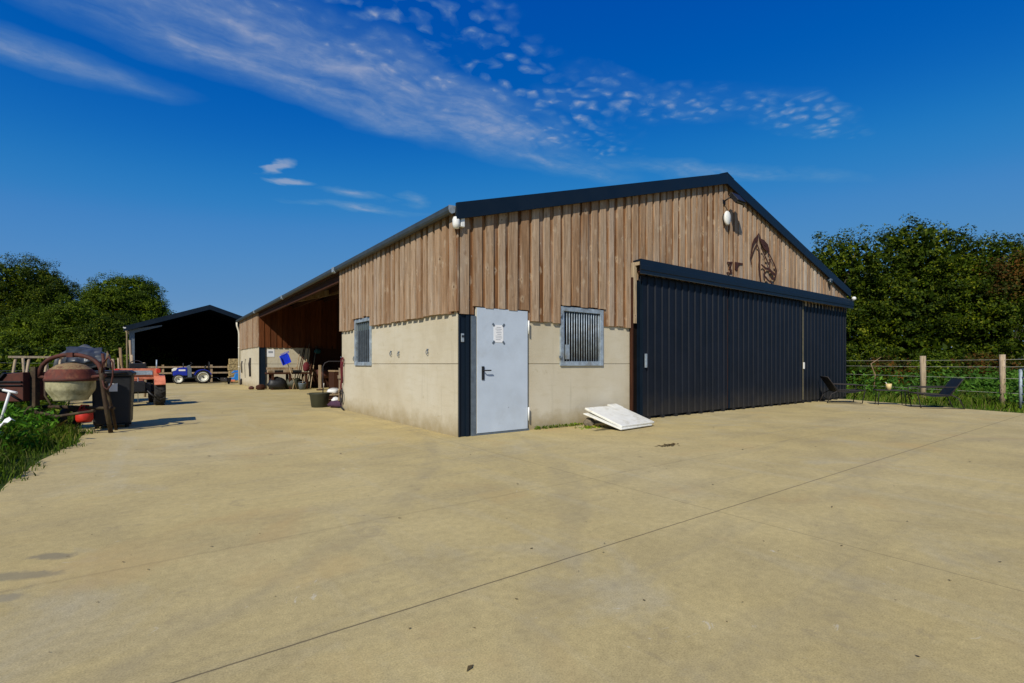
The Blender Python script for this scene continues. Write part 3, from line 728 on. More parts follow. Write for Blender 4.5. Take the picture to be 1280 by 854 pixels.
# ------------------------------------------------------------------ tub, sacks, clutter by the opening
t = thing('tub', 'olive rubber tub standing before the open bay', 'tub', (-.30, 7.15, 0)); t.scale = (.74, .74, .92)
m = MB(); m.lathe([(.0, .0), (.27, .0), (.29, .02), (.34, .34), (.375, .40), (.38, .43), (.355, .43), (.33, .38), (.27, .06), (0, .05)]); m.build('bowl', 'tub', t)
for s in (-1, 1): MB().tube([(s * .34, -.08, .40), (s * .43, -.05, .41), (s * .43, .05, .41), (s * .34, .08, .40)], .016, 6).build('handle', 'tub', t)
def sack(label, loc, sc, mat, seed, rz=0, name='sack'):
    m = MB(); r_ = bmesh.ops.create_icosphere(m.bm, subdivisions=3, radius=1); rr = random.Random(seed); ph = [rr.uniform(0, 6) for _ in range(4)]
    for v_ in r_['verts']:
        p = v_.co.copy(); k = 1 + .10 * math.sin(5 * p.x + ph[0]) * math.sin(4 * p.y + ph[1]) + .06 * math.sin(9 * p.z + ph[2] + 3 * p.x)
        v_.co = Vector((p.x * sc[0] * k, p.y * sc[1] * k, max(p.z, -.75) * sc[2] * k + sc[2] * .75))
    for f in m.bm.faces: f.smooth = True
    return tag(m.build(name, mat, None, 0, loc, (0, 0, rz)), label, 'sack' if name == 'sack' else name)
sack('crumpled white sack lying behind the olive tub', (.35, 8.1, .30), (.19, .13, .10), 'white', 1)
MB_ = thing('crate', 'dark low crate under the crumpled white sack', 'crate', (.35, 8.15, 0))
m = MB()
for z in (.06, .19): 
    m.span((-.4, -.25, z - .045), (.4, -.23, z + .045)); m.span((-.4, .23, z - .045), (.4, .25, z + .045)); m.span((-.4, -.23, z - .045), (-.38, .23, z + .045)); m.span((.38, -.23, z - .045), (.4, .23, z + .045))
m.build('sides', 'dark_wood', MB_); MB().span((-.4, -.25, .26), (.4, .25, .30)).build('lid', 'rough_timber', MB_)
sack('small white bundle on the purple heap beside the tub', (.02, 6.75, .12), (.11, .10, .10), 'white', 4)
sack('purple brown cloth heap on the ground between tub and wall', (.25, 6.7, -.02), (.42, .26, .15), plain('purple_cloth', (.06, .025, .05), .9, 0, .4, 8), 5)
sack('black bin bag slumped behind the tub by the wall end', (.55, 7.3, 0), (.22, .22, .48), 'black', 6)
t = thing('hurdle', 'thin dark tubular hurdle standing by the wall end', 'hurdle', (0, 6.75, 0)); m = MB()
m.tube([(-.25, .25, .0), (-.25, .25, 1.12), (-.20, .25, 1.22), (-.1, .25, 1.27), (1.0, .25, 1.27), (1.1, .25, 1.2), (1.12, .25, 0)], .014, 8); m.build('frame', 'strap', t)
for z in (.5, ): MB().tube([(-.25, .25, z), (1.12, .25, z)], .008, 6).build('rail', 'strap', t)
t = thing('wooden_gate', 'old narrow wooden gate leaning at the end of the cream wall', 'gate', (.3, 6.5, 0)); 
for k, x in enumerate((-.22, .02, .24)): MB().box((x, 0, .55), (.09, .03, 1.08)).build('board', 'rough_timber', t)
MB().box((0, -.03, .85), (.6, .03, .09)).build('rail', 'post_wood', t); MB().box((0, -.03, .25), (.6, .03, .09)).build('rail', 'post_wood', t); MB().box((.0, -.06, .55), (.07, .025, .8), Matrix.Rotation(R(38), 3, 'Y')).build('brace', 'post_wood', t)
t = thing('broom', 'pale broom handle slanting out from the cloth heap to the wall', 'broom', (0, 0, 0)); MB().cyl((-.02, 6.35, .52), (.25, 7.05, .08), .016).build('handle', 'post_wood', t); MB().box((.27, 7.1, .07), (.35, .08, .1)).build('head', 'dark_wood', t)
t = thing('prop_bar', 'black bar lying on the ground at the wall foot', 'bar', (0, 0, 0)); MB().cyl((.1, 6.6, .04), (-.10, 5.65, .03), .022).build('bar', 'black', t); MB().box((.08, 6.55, .05), (.16, .16, .08)).build('foot', 'black', t)

# storage against the far inner wall
t = thing('workbench', 'low timber workbench against the far concrete wall', 'workbench', (1.15, 18.15, 0))
MB().span((-.95, -.42, .72), (.85, .42, .80)).build('top', 'dark_wood', t)
for x in (-.75, .0, .72):
    for y in (-.33, .33): MB().span((x - .05, y - .05, 0), (x + .05, y + .05, .72)).build('leg', 'dark_wood', t)
MB().span((-.8, -.30, .18), (.75, .30, .24)).build('shelf', 'dark_wood', t)
for i in range(5):
    a = [(.35, 17.95, .80 + .05), (.95, 18.3, .85), (1.3, 18.0, .85), (.75, 18.15, .98), (1.25, 18.25, .98)][i]
    tag(MB().box((0, 0, 0), ([.3, 1.2, .8, 1.1, .7][i], .14, .11), Matrix.Rotation(R([10, 2, -6, 4, -9][i]), 3, 'Z')).build('timber_block', 'rough_timber', None, .006, a),
        ['short squared timber at the near left corner of the workbench', 'longest squared timber lying on the workbench', 'squared timber at the near right of the workbench', 'squared timber stacked on top of the longest one', 'shorter timber stacked at the right end of the workbench'][i], 'timber', 'timbers stacked on the workbench')
for i, (x, y, s, mt, lab) in enumerate(((.62, 17.98, .44, 'black', 'black bag under the left half of the workbench'), (1.35, 17.98, .42, 'tub', 'olive bag under the right half of the workbench'), (-.05, 18.1, .2, 'dark_wood', 'dark log heap at the foot of the far column'), (-.35, 18.75, .12, 'rust', 'small rusty lump on the ground outside the far column'))):
    sack(lab, (x, y, .0), (s, s * .8, s * .75), mt, 20 + i, name='bag' if i < 2 else 'heap')
t = thing('muck_scoop', 'bright blue plastic scoop standing upright on its pale handle', 'scoop', (1.0, 17.45, 0))
t.scale = (.85, .85, 1)
MB().cyl((.42, 0, .02), (-.02, .05, 1.2), .018).build('handle', 'post_wood', t)
m = MB(); q = Matrix.Rotation(R(-22), 3, 'Y')
m.box((-.16, .04, 1.42), (.42, .03, .46), q); m.box((-.36, -.02, 1.36), (.03, .14, .40), q); m.box((.05, -.02, 1.47), (.03, .14, .40), q); m.box((-.09, -.02, 1.21), (.40, .14, .03), q)
for k in range(7): m.box((-.36 + k * .062, .02, 1.62 + k * .022), (.03, .03, .10), q)
m.build('blade', 'blue_scoop', t, .006)
for i in range(7):
    xb = 1.55 + i * .13; yb = 17.5 + .12 * (i % 3); col = ['rough_timber', 'dark_wood', 'dark_wood'][i % 3]
    p0 = Vector((xb - .35, yb, 0.02)); p1 = Vector((xb + .25 + .05 * (i % 2), 18.75, 1.85 + .12 * ((i * 5) % 4)))
    tag(MB().cyl(p0, p1, .022).build('tool_handle', col), ['leftmost of the long tool handles leaning by the workbench', 'second tool handle from the workbench, dark', 'third tool handle from the workbench, nearly black', 'middle one of the leaning tool handles', 'third tool handle from the open end of the row', 'second tool handle from the open end of the row', 'last leaning tool handle, farthest from the workbench'][i], 'tool handle', 'long tool handles leaning in the bay')
t = thing('bucket', 'grey bucket at the foot of the blue scoop', 'bucket', (1.55, 17.2, 0)); MB().lathe([(0, 0), (.13, 0), (.18, .28), (.185, .30), (.165, .30), (.12, .03), (0, .03)]).build('pail', 'galv_dark', t); MB().tube([(.175 * math.cos(a), 0, .28 + .1 * math.sin(a)) for a in [i * math.pi / 8 for i in range(9)]], .006, 6).build('bail', 'galv', t)
sack('red jacket hung over the tool handles', (1.9, 17.9, .85), (.15, .12, .26), 'red_rope', 31, name='jacket')
sack('teal cap high on the dark inner wall', (2.6, 18.6, 1.72), (.16, .1, .14), 'teal', 32, name='cap')
sack('reddish sack stacked in the dark behind the tools', (2.9, 18.2, .5), (.5, .3, .3), 'rust', 33)
t = thing('storage_post', 'brown upright post standing inside the open bay', 'post', (2.05, 16.1, 0)); MB().span((-.05, -.05, 0), (.05, .05, 1.15)).build('upright', 'rough_timber', t); MB().span((-.12, -.12, 0), (.12, .12, .05)).build('foot', 'dark_wood', t)
tag(MB().cyl((1.95, 15.2, 0), (1.97, 15.2, .36), .03).build('marker_pipe', 'white'), 'short white pipe standing upright on the bay floor', 'pipe')
t = thing('storage_box', 'brown wooden box deep in the open bay', 'box', (3.0, 15.2, 0)); MB().span((-.7, -.4, .05), (.7, .4, .85)).build('carcass', 'dark_wood', t, .01); MB().span((-.72, -.42, .85), (.72, .42, .92)).build('lid', 'rough_timber', t, .01)

# ------------------------------------------------------------------ rear open shed
sh = thing('open_shed', 'dark open fronted shed behind the tractors with shallow pitched roof', 'shed', (0, 0, 0))
V0 = 30.2; U0, UM, U1 = -5.25, -1.15, 3.15; ZE2, ZR = 3.42, 4.92; D2 = 12
m = MB()
for s in (0, 1):
    a = U0 - .25 if s == 0 else U1 + .25; ze = ZE2 - .08
    m.prism([(a, ze + .05), (UM, ZR + .05), (UM, ZR - .02), (a, ze - .02)], 'y', V0 - .35, V0 + D2)
m.build('roof', 'navy', sh)
m = MB()
for s in (0, 1):
    a = U0 - .25 if s == 0 else U1 + .25; ze = ZE2 - .08
    m.prism([(a, ze + .08), (UM, ZR + .08), (UM, ZR - .22), (a, ze - .22)], 'y', V0 - .40, V0 - .352)
m.build('verge_flashing', 'navy', sh)
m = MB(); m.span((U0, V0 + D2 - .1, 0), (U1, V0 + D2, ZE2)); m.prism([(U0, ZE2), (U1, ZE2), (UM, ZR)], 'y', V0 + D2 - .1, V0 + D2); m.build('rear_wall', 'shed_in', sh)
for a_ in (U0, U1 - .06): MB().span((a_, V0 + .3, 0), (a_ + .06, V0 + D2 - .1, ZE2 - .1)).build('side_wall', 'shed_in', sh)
m = MB(); m.span((U0 - .0, V0 - .1, 0), (U0 + .26, V0 + .12, ZE2 - .16)); m.build('column', 'galv_dark', sh)
m = MB(); m.span((U1 - .26, V0 - .1, 0), (U1, V0 + .12, ZE2 - .16)); m.build('column', 'galv_dark', sh)
for s in (0, 1):
    m = MB(); a, b_ = (U0 + .2, U0 + 1.6) if s == 0 else (U1 - .2, U1 - 1.8)
    m.prism([(a, ZE2 - .36), (b_, ZE2 + .10), (b_, ZE2 + .18), (a, ZE2 - .12)] if s == 0 else [(a, ZE2 - .36), (b_, ZE2 + .12), (b_, ZE2 + .22), (a, ZE2 - .12)], 'y', V0 - .08, V0 + .08); m.build('haunch', 'galv_dark', sh)
m = MB(); m.cyl((U0 - .2, V0 - .4, ZE2 - .06), (U0 - .2, V0 + D2, ZE2 - .10), .07); m.build('gutter', 'white', sh)
m = MB(); m.tube([(U0 - .2, V0 - .25, ZE2 - .1), (U0 - .1, V0 - .2, ZE2 - .35), (U0 - .08, V0 - .2, 0)], .045); m.build('downpipe', 'post_wood', sh)
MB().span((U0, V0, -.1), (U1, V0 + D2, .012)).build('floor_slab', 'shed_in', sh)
for i, (z, lab) in enumerate(((.62, 'lower timber rail across the shed behind the blue tractor'), (1.0, 'upper timber rail across the shed behind the blue tractor'))):
    tag(MB().span((-5.0, V0 + .35, z - .05), (2.8, V0 + .40, z + .05)).build('barrier_rail', 'rough_timber', None), lab, 'rail', 'timber rails across the shed')
for i, x in enumerate((-3.6, -1.0, 1.4)):
    tag(MB().span((x - .06, V0 + .41, 0), (x + .06, V0 + .53, 1.15)).build('barrier_post', 'rough_timber', None), ['leftmost post holding the shed rails', 'middle post holding the shed rails', 'post holding the shed rails nearest the hay'][i], 'post', 'posts of the shed rails')
labs = ['left', 'right']; rows = ['bottom', 'second', 'third', 'top']
for r_ in range(4):
    for k in range(2):
        o = MB().box((0, 0, 0), (.9, .5, .38)).build('hay_bale', 'hay', None, .03, (.30 + k * .93 + .05 * (r_ % 2), 29.75 + .03 * k, .19 + r_ * .385))
        tag(o, f'golden hay bale, {labs[k]} one in the {rows[r_]} row by the shed', 'hay bale', 'hay bales stacked in front of the shed')

# ------------------------------------------------------------------ tractors
def wheel(par, c, r, w, axis, rim_mat, lugs=14, name='wheel', rimk=.58):
    a = Vector(axis).normalized(); wh = MB().lathe([(r * rimk, -w / 2), (r * .88, -w / 2), (r * .97, -w * .36), (r, -w * .15), (r, w * .15), (r * .97, w * .36), (r * .88, w / 2), (r * rimk, w / 2)], (0, 0, 0), a).build(name, 'rubber', par, 0, c)
    m = MB(); q = a.to_track_quat('Z', 'Y').to_matrix()
    for i in range(lugs):
        t_ = 2 * math.pi * i / lugs
        for s in (-1, 1):
            tt = t_ + (math.pi / lugs if s > 0 else 0)
            rot = q @ Matrix.Rotation(tt, 3, 'Z') @ Matrix.Rotation(R(30 * s), 3, 'X')
            c_ = q @ Vector((r * 1.01 * math.cos(tt), r * 1.01 * math.sin(tt), s * w * .22)); m.box(c_, (r * .09, r * .07, w * .55), rot)
    m.build('tread', 'rubber', wh)
    k = 1.18 if rim_mat == 'rim' else 1
    m = MB(); m.lathe([(0, w * .1), (.1 * r / .4, w * .1), (r * .5 * k, w * .22), (r * .55 * k, w * .50), (r * .62 * k, w * .52), (r * .62 * k, -w * .45), (r * .55 * k, -w * .42), (r * .5, w * .02), (0, w * .02)], (0, 0, 0), a); m.build('rim', rim_mat, wh)
    m = MB(); m.cyl(a * w * .13, a * w * .2, r * .13); m.cyl(-a * w * .2, a * w * .0, r * .13); m.build('hub', 'black', wh)
    return wh
# blue tractor, bonnet to the west, standing across the shed mouth
t = thing('tractor', 'small blue tractor with cream wheel rims before the open shed', 'tractor', (-2.20, 28.75, 0), 0); t.scale = (.93, .93, .93)
for s in (-1, 1):
    wheel(t, (.62, s * .50, .43), .43, .26, (0, s, 0), 'rim'); wheel(t, (-.70, s * .42, .30), .30, .17, (0, s, 0), 'rim', 12)
m = MB(); m.prism([(-1.00, .52), (-1.02, .90), (-.92, 1.01), (-.3, 1.07), (-.22, 1.02), (-.22, .52)], 'y', -.26, .26); m.build('bonnet', 'blue', t, .04)
m = MB(); m.prism([(-1.05, .55), (-1.06, .88), (-.98, .92), (-.98, .55)], 'y', -.20, .20); m.build('grille', 'black', t, .01)
for s in (-1, 1): MB().box((-.98, s * .17, .90), (.12, .12, .1)).build('headlight', 'white', t, .02)
MB().box((-.52, -.265, .88), (.36, .01, .10)).build('side_badge', 'white', t); MB().prism([(-1.06, .80), (-1.055, .94), (-.92, 1.03), (-.76, 1.045), (-.84, .88)], 'y', -.268, .268).build('nose_cap', 'white', t, .01)
m = MB(); m.span((-.80, -.16, .30), (.75, .16, .56)); m.span((-.3, -.34, .36), (.35, .34, .42)); m.build('chassis', 'black', t, .02)
MB().box((-.70, 0, .32), (.10, .75, .08)).build('front_axle', 'black', t)
for s in (-1, 1):
    m = MB(); P = [(.62 + .50 * math.cos(a), .43 + .50 * math.sin(a)) for a in [R(20 + i * 16) for i in range(10)]] ; Q = [(.62 + .46 * math.cos(a), .43 + .46 * math.sin(a)) for a in [R(20 + i * 16) for i in range(10)]]
    m.prism(P + Q[::-1], 'y', s * .34, s * .64); m.build('mudguard', 'blue', t)
m = MB(); m.prism([(-.2, .4), (-.28, 1.12), (-.10, 1.22), (.0, 1.0), (.02, .42)], 'y', -.24, .24); m.build('dashboard', 'galv_dark', t, .02)
m = MB(); m.tube([(-.12, 0, 1.1), (.02, 0, 1.32)], .02); m.tube([(.03 + .17 * math.cos(a) * .55, .19 * math.sin(a), 1.34 - .17 * math.cos(a) * .35) for a in [i * math.pi / 8 for i in range(17)]], .014, 6); m.build('steering_wheel', 'black', t)
m = MB(); m.box((.55, 0, .82), (.4, .42, .08)); m.box((.76, 0, 1.02), (.07, .42, .38), Matrix.Rotation(R(12), 3, 'Y')); m.build('seat', 'black', t, .03)
m = MB(); m.tube([(.98, -.38, .5), (.98, -.38, 1.35), (.98, -.3, 1.42), (.98, .3, 1.42), (.98, .38, 1.35), (.98, .38, .5)], .025); m.build('roll_bar', 'black', t)
MB().cyl((-.45, -.2, 1.0), (-.45, -.2, 1.35), .03).build('exhaust', 'black', t)
m = MB(); m.tube([(.75, -.2, .4), (1.5, -.2, .36)], .03); m.tube([(.75, .2, .4), (1.5, .2, .36)], .03); m.build('linkage', 'black', t)
# blue implement behind it
t = thing('mower_deck', 'light blue mowing implement hitched behind the blue tractor', 'implement', (-.05, 28.55, 0), R(-6))
m = MB(); m.prism([(-.6, .18), (-.45, .30), (.1, .34), (.15, .60), (.55, .68), (1.0, .56), (1.05, .30), (.6, .18)], 'y', -.5, .5); m.build('deck', 'blue_light', t, .03)
MB().prism([(-.05, .62), (.7, .72), (.95, .82), (.1, .78)], 'y', -.3, .3).build('cover', 'blue_light', t, .02)
for s in (-1, 1): MB().cyl((.8, s * .42 - .04, .14), (.8, s * .42 + .04, .14), .14).build('caster', 'rubber', t)
MB().box((-.1, -.52, .16), (.5, .03, .12)).build('skid', 'orange', t)
t = thing('wheelbarrow', 'dark tipped wheelbarrow by the foot of the cream downpipe', 'wheelbarrow', (-.62, 26.3, 0), R(60)); t.scale = (.6, .6, .6)
m = MB(); m.prism([(-.4, .30), (.38, .22), (.55, .62), (-.5, .66)], 'y', -.3, .3); m.build('tray', 'strap', t, .02); MB().cyl((.62, -.04, .18), (.62, .04, .18), .18).build('wheel', 'rubber', t)
for s in (-1, 1): MB().tube([(.62, s * .06, .18), (0, s * .25, .26), (-.95, s * .3, .6)], .018).build('handle', 'galv_dark', t)

# orange tractor seen from behind, partly behind the black bin
t = thing('tractor', 'old faded orange tractor with lugged rear tyres beside the black bin', 'tractor', (-4.40, 10.6, 0), R(4))
for s in (-1, 1): wheel(t, (s * .50, 0, .40), .40, .27, (s, 0, 0), 'rust', 13, rimk=.6)
for s in (-1, 1): wheel(t, (s * .42, 1.55, .28), .28, .15, (s, 0, 0), 'rust', 10)
m = MB(); m.box((0, .15, .95), (.96, .55, .10)); m.box((0, -.10, .80), (.92, .06, .10)); m.build('rear_panel', 'orange', t, .02)
m = MB(); m.box((0, -.13, .96), (.98, .05, .22)); m.build('tail_panel', 'orange', t, .02)
MB().box((.02, -.165, .95), (.62, .012, .12)).build('plate', 'galv', t)
for s in (-1, 1):
    m = MB(); P = [(.0 + .47 * math.cos(a), .42 + .47 * math.sin(a)) for a in [R(30 + i * 14) for i in range(10)]]; Q = [(.43 * math.cos(a), .42 + .43 * math.sin(a)) for a in [R(30 + i * 14) for i in range(10)]]
    m.prism(P + Q[::-1], 'x', s * .36, s * .62); m.build('mudguard', 'orange', t)
    MB().box((s * .47, -.18, 1.0), (.10, .06, .12)).build('tail_light', 'red', t, .01)
    MB().tube([(s * .12, -.1, .55), (s * .28, -.28, .35), (s * .40, -.35, .24)], .025).build('link_arm', 'black', t)
m = MB(); m.box((0, .5, .55), (.34, 1.5, .30)); m.box((0, 0, .52), (.62, .3, .28)); m.cyl((-.5, 0, .4), (.5, 0, .4), .05); m.build('chassis', 'black', t, .02)
m = MB(); m.box((0, 1.35, .82), (.42, .85, .36)); m.build('bonnet', 'orange', t, .05)
m = MB(); m.box((0, .15, 1.06), (.4, .36, .07)); m.box((0, -.02, 1.14), (.4, .06, .16)); m.build('seat', 'black', t, .02)
m = MB(); m.tube([(.17 * math.cos(a), .7 + .06 * math.sin(a), 1.15 + .15 * math.sin(a)) for a in [i * math.pi / 8 for i in range(17)]], .013, 6); m.tube([(0, .7, 1.15), (0, .85, .9)], .018); m.build('steering_wheel', 'black', t)
MB().cyl((.44, .0, 1.0), (.44, .0, 1.32), .018).build('lever', 'galv', t); MB().cyl((0, -.14, .82), (.0, -.18, .12), .008).build('chain', 'galv', t)
m = MB(); m.tube([(.06 * math.cos(a), -.2, .62 + .07 * math.sin(a)) for a in [i * .7 for i in range(10)]], .014, 6); m.build('tow_hook', 'galv', t)

# ------------------------------------------------------------------ cement mixer
t = thing('cement_mixer', 'rusty old cement mixer with cream drum upside down in the weeds', 'cement mixer', (-5.17, 4.30, 0), YAW)
MB().lathe([(0, .60), (.27, .60), (.285, .575), (.30, .575), (.305, .60), (.41, .735), (.428, .78), (.430, .925)]).build('drum', 'drum_cream', t).scale = (.77, .77, 1)
MB().lathe([(.432, .925), (.452, .93), (.452, .96), (.442, .965), (.43, 1.04), (.365, 1.11)]).build('drum_base', 'rust_light', t).scale = (.77, .77, 1)
MB().lathe([(.365, 1.11), (.24, 1.185), (.10, 1.215), (0, 1.22)]).build('drum_crown', 'rust_top', t).scale = (.77, .77, 1)
MB().lathe([(.434, .905), (.46, .91), (.462, .945), (.455, .95)]).build('gear_ring', 'rust', t).scale = (.77, .77, 1)
m = MB(); pts = []
for i in range(15):
    a = math.pi * i / 14; pts.append((-.535 * math.cos(a) - .025, .02, .98 + .37 * math.sin(a) ** .75 + .02 * (i / 14)))
m.tube(pts, .036, 10); m.box((0, .02, 1.355), (.11, .11, .08)); m.build('yoke', 'rust', t)
MB().cyl((-.66, .02, .98), (-.33, .02, .96), .03).build('pivot', 'rust', t); MB().cyl((.33, .02, .97), (.58, .02, 1.0), .03).build('pivot', 'rust', t)
m = MB(); m.tube([(.53, .0, 1.14), (.54, -.0, .9), (.58, .03, .45), (.63, .07, .0)], [.04, .035, .035, .035], 8); m.build('leg', 'rust_dark', t)
m = MB(); m.tube([(.57, .02, .9), (.50, .25, .4), (.44, .42, 0)], .025, 8); m.build('leg', 'rust_dark', t)
m = MB(); m.box((-.62, 0, .80), (.085, .085, .70)); m.tube([(-.66, 0, .5), (-.62, -.3, .2), (-.6, -.45, 0)], .035); m.tube([(-.66, 0, .5), (-.62, .3, .2), (-.6, .45, 0)], .035); m.build('leg', 'rust_dark', t)
m = MB(); m.tube([(-.62, .15, .45), (.62, .15, .42)], .03); m.tube([(-.62, -.1, .40), (.0, -.25, .32), (.66, -.3, .42)], .025); m.tube([(-.45, 0, .9), (-.40, -.05, .66), (-.25, -.1, .5)], .018); m.build('cross_bar', 'rust_dark', t)
m = MB(); m.prism([(-1.12, .56), (-1.16, .80), (-.95, 1.03), (-.67, 1.06), (-.67, .56)], 'y', -.16, .28); m.build('motor_housing', 'rust', t, .012)
m = MB(); m.box((-.90, -.175, .90), (.44, .03, .02)); m.box((-.90, -.175, .84), (.44, .03, .015)); m.prism([(-1.22, .76), (-.98, 1.05), (-.95, 1.04), (-1.19, .75)], 'y', -.20, .3); m.build('housing_trim', 'black', t)
m = MB(); m.tube([(-.7, -.2, .60), (-.95, -.24, .78), (-1.2, -.24, .84)], .02); m.build('tilt_lever', 'black', t)
MB().lathe([(.12, -.04), (.2, -.05), (.22, 0), (.2, .05), (.12, .04)], (-.5, .55, .22), (1, 0, 0)).build('wheel', 'rubber', t)
# hose loop hooked on the mixer leg
t = thing('hose', 'thin brown hose looped over the leg of the cement mixer', 'hose', (-4.71, 3.93, 0), YAW)
MB().tube([(-.04, 0, 1.05), (.0, -.02, 1.22), (.10, -.02, 1.32), (.17, -.02, 1.22), (.17, -.02, 1.0), (.14, -.02, .84), (.08, -.02, .76), (.02, -.02, .80), (-.01, -.02, .92)], .013, 7).build('loop', 'rust', t)
MB().tube([(.03, 0, 1.15), (.05, .02, 1.42), (.09, .0, 1.32)], .012, 7).build('tail', 'rough_timber', t)

# black wheeled container
t = thing('waste_container', 'large black wheeled bin with white stickers behind the cement mixer', 'bin', (-4.64, 5.12, 0), R(-2))
m = MB(); m.prism([(-.27, .06), (-.295, .98), (.295, .98), (.27, .06)], 'y', -.34, .34); m.build('body', 'black', t, .03)
m = MB(); m.prism([(-.29, .97), (-.325, .99), (-.325, 1.03), (-.26, 1.075), (.26, 1.075), (.325, 1.03), (.325, .99), (.29, .97)], 'y', -.38, .38); m.build('lid', 'black', t, .015)
MB().cyl((-.22, -.39, 1.03), (.22, -.39, 1.03), .02).build('lid_handle', 'black', t)
for x in (-.22, .22):
    for y in (-.25, .25): MB().cyl((x - .03, y, .075), (x + .03, y, .075), .075).build('wheel', 'rubber', t)
MB().box((.02, -.348, .76), (.13, .006, .15)).build('sticker', 'white', t)
m = MB(); m.box((-.115, -.348, .79), (.026, .006, .09)); m.box((-.115, -.348, .71), (.026, .006, .026)); m.build('exclamation_mark', 'white', t)

# red can, white tool, white pipe in the weeds
t = thing('fuel_can', 'red plastic can half hidden in weeds under the cement mixer', 'can', (-5.0, 4.35, .28), .3)
m = MB(); m.lathe([(0, -.1), (.10, -.1), (.12, -.05), (.12, .06), (.08, .12), (.03, .14), (.03, .17), (0, .17)]); m.build('body', 'red', t); MB().tube([(-.08, 0, .10), (-.04, 0, .2), (.05, 0, .19), (.09, 0, .09)], .014).build('handle', 'red', t)
t = thing('spade', 'white tee handled spade stuck in the weeds by the mixer', 'spade', (-5.80, 2.88, 0), YAW)
MB().cyl((.0, 0, .25), (.17, 0, .80), .016).build('shaft', 'white', t); MB().cyl((.08, 0, .83), (.27, 0, .79), .018).build('grip', 'white', t); MB().box((-.05, 0, .12), (.2, .02, .28), Matrix.Rotation(R(15), 3, 'Y')).build('blade', 'galv', t)
t = thing('plastic_sheet', 'crumpled white plastic sheet lying on top of the weeds', 'plastic sheet', (-5.72, 2.12, .46), YAW); m = MB()
gx, gy = 14, 6; vs = [[m.bm.verts.new((i * .05 - .45, j * .05 - .15 + .03 * math.sin(i), .05 * math.sin(i * 1.3 + j) + .03 * math.cos(j * 2.1 + i * .7) - .003 * i)) for j in range(gy)] for i in range(gx)]
for i in range(gx - 1):
    for j in range(gy - 1): m.bm.faces.new((vs[i][j], vs[i + 1][j], vs[i + 1][j + 1], vs[i][j + 1]))
o = m.build('sheet', 'white', t); sm = o.modifiers.new('Solidify', 'SOLIDIFY'); sm.thickness = .004

# tarpaulin covered trailer
t = thing('covered_trailer', 'trailer heaped under a peaked grey tarpaulin behind the cement mixer', 'trailer', (-5.75, 12.75, 0), R(4)); t.scale = (.72, .72, 1)
m = MB(); gx = 25; vs = []
for i in range(gx):
    row = []
    for j in range(gx):
        x = (i / (gx - 1) - .5) * 2; y = (j / (gx - 1) - .5) * 2
        r_ = max(abs(x), abs(y)); z = 1.80 - .40 * (.55 * r_ + .45 * math.hypot(x, y) / 1.2) - (.30 if r_ > .93 else 0) * 1.0 + .02 * math.sin(9 * x + 4 * y) + .018 * math.sin(13 * y - 5 * x)
        row.append(m.bm.verts.new((x * .92 + .02 * math.sin(7 * y), y * .9 + .03 * math.sin(9 * x), z)))
    vs.append(row)
for i in range(gx - 1):
    for j in range(gx - 1):
        f = m.bm.faces.new((vs[i][j], vs[i + 1][j], vs[i + 1][j + 1], vs[i][j + 1])); f.smooth = True
o = m.build('tarpaulin', 'tarp', t); sm = o.modifiers.new('Solidify', 'SOLIDIFY'); sm.thickness = .01
m = MB(); vs = []
for i in range(30):
    row = []
    for j in range(10):
        x = -.55 + i * .039; k = j / 9
        row.append(m.bm.verts.new((x + .02 * math.sin(i * .9 + j), -.35 - .62 * k + .03 * math.sin(i * .6) * k, 1.70 - .30 * k - .16 * max(0, k - .7) * 3 + .018 * math.sin(i * .55 + j * 1.1) * (.3 + k) + .02 * math.sin(i * .23 - j * .5))))
    vs.append(row)
for i in range(29):
    for j in range(9):
        f = m.bm.faces.new((vs[i][j], vs[i + 1][j], vs[i + 1][j + 1], vs[i][j + 1])); f.smooth = True
o = m.build('folded_sheet', 'tarp_blue', t); sm = o.modifiers.new('Solidify', 'SOLIDIFY'); sm.thickness = .008
MB().span((-.82, -.75, .5), (.82, .75, 1.25)).build('load', 'void', t, .05)
for s in (-1, 1): MB().cyl((s * .7 - .08, 0, .32), (s * .7 + .08, 0, .32), .32).build('wheel', 'rubber', t)
# stored posts / stakes and timber frame beyond the mixer
t = thing('timber_trestle', 'pale timber trestle frame standing in weeds behind the mixer', 'trestle', (-6.45, 10.87, 0), R(6))
MB().box((-.08, 0, 1.38), (1.05, .09, .055)).build('rail', 'post_wood', t)
for x in (-.5, -.25, .1, .36):
    MB().tube([(x + .03, 0, 1.36), (x - .12, -.1, .0)], .03, 6).build('leg', 'post_wood', t)
for i, (x, y, hh, mt) in enumerate(((-5.0, 11.8, 1.35, 'post_wood'), (-4.85, 12.4, 1.7, 'rough_timber'), (-4.6, 13.4, 1.5, 'post_wood'), (-5.2, 11.4, 1.5, 'rust'), (-4.75, 16.5, 2.1, 'rough_timber'), (-4.3, 15.2, 1.25, 'post_wood'))):
    tag(MB().tube([(0, 0, -.1), (.03, .02, hh * .5), (-.02, 0, hh)], .04, 7).build('stake', mt, None, 0, (x, y, 0)),
        ['short pale stake right beside the tarpaulin', 'tall brown stake behind the tarpaulin', 'pale stake midway to the shed column', 'rusty stake in front of the tarpaulin corner', 'tallest brown stake near the shed column', 'shortest stake, nearest the orange tractor'][i], 'stake', 'stakes between trailer and shed')

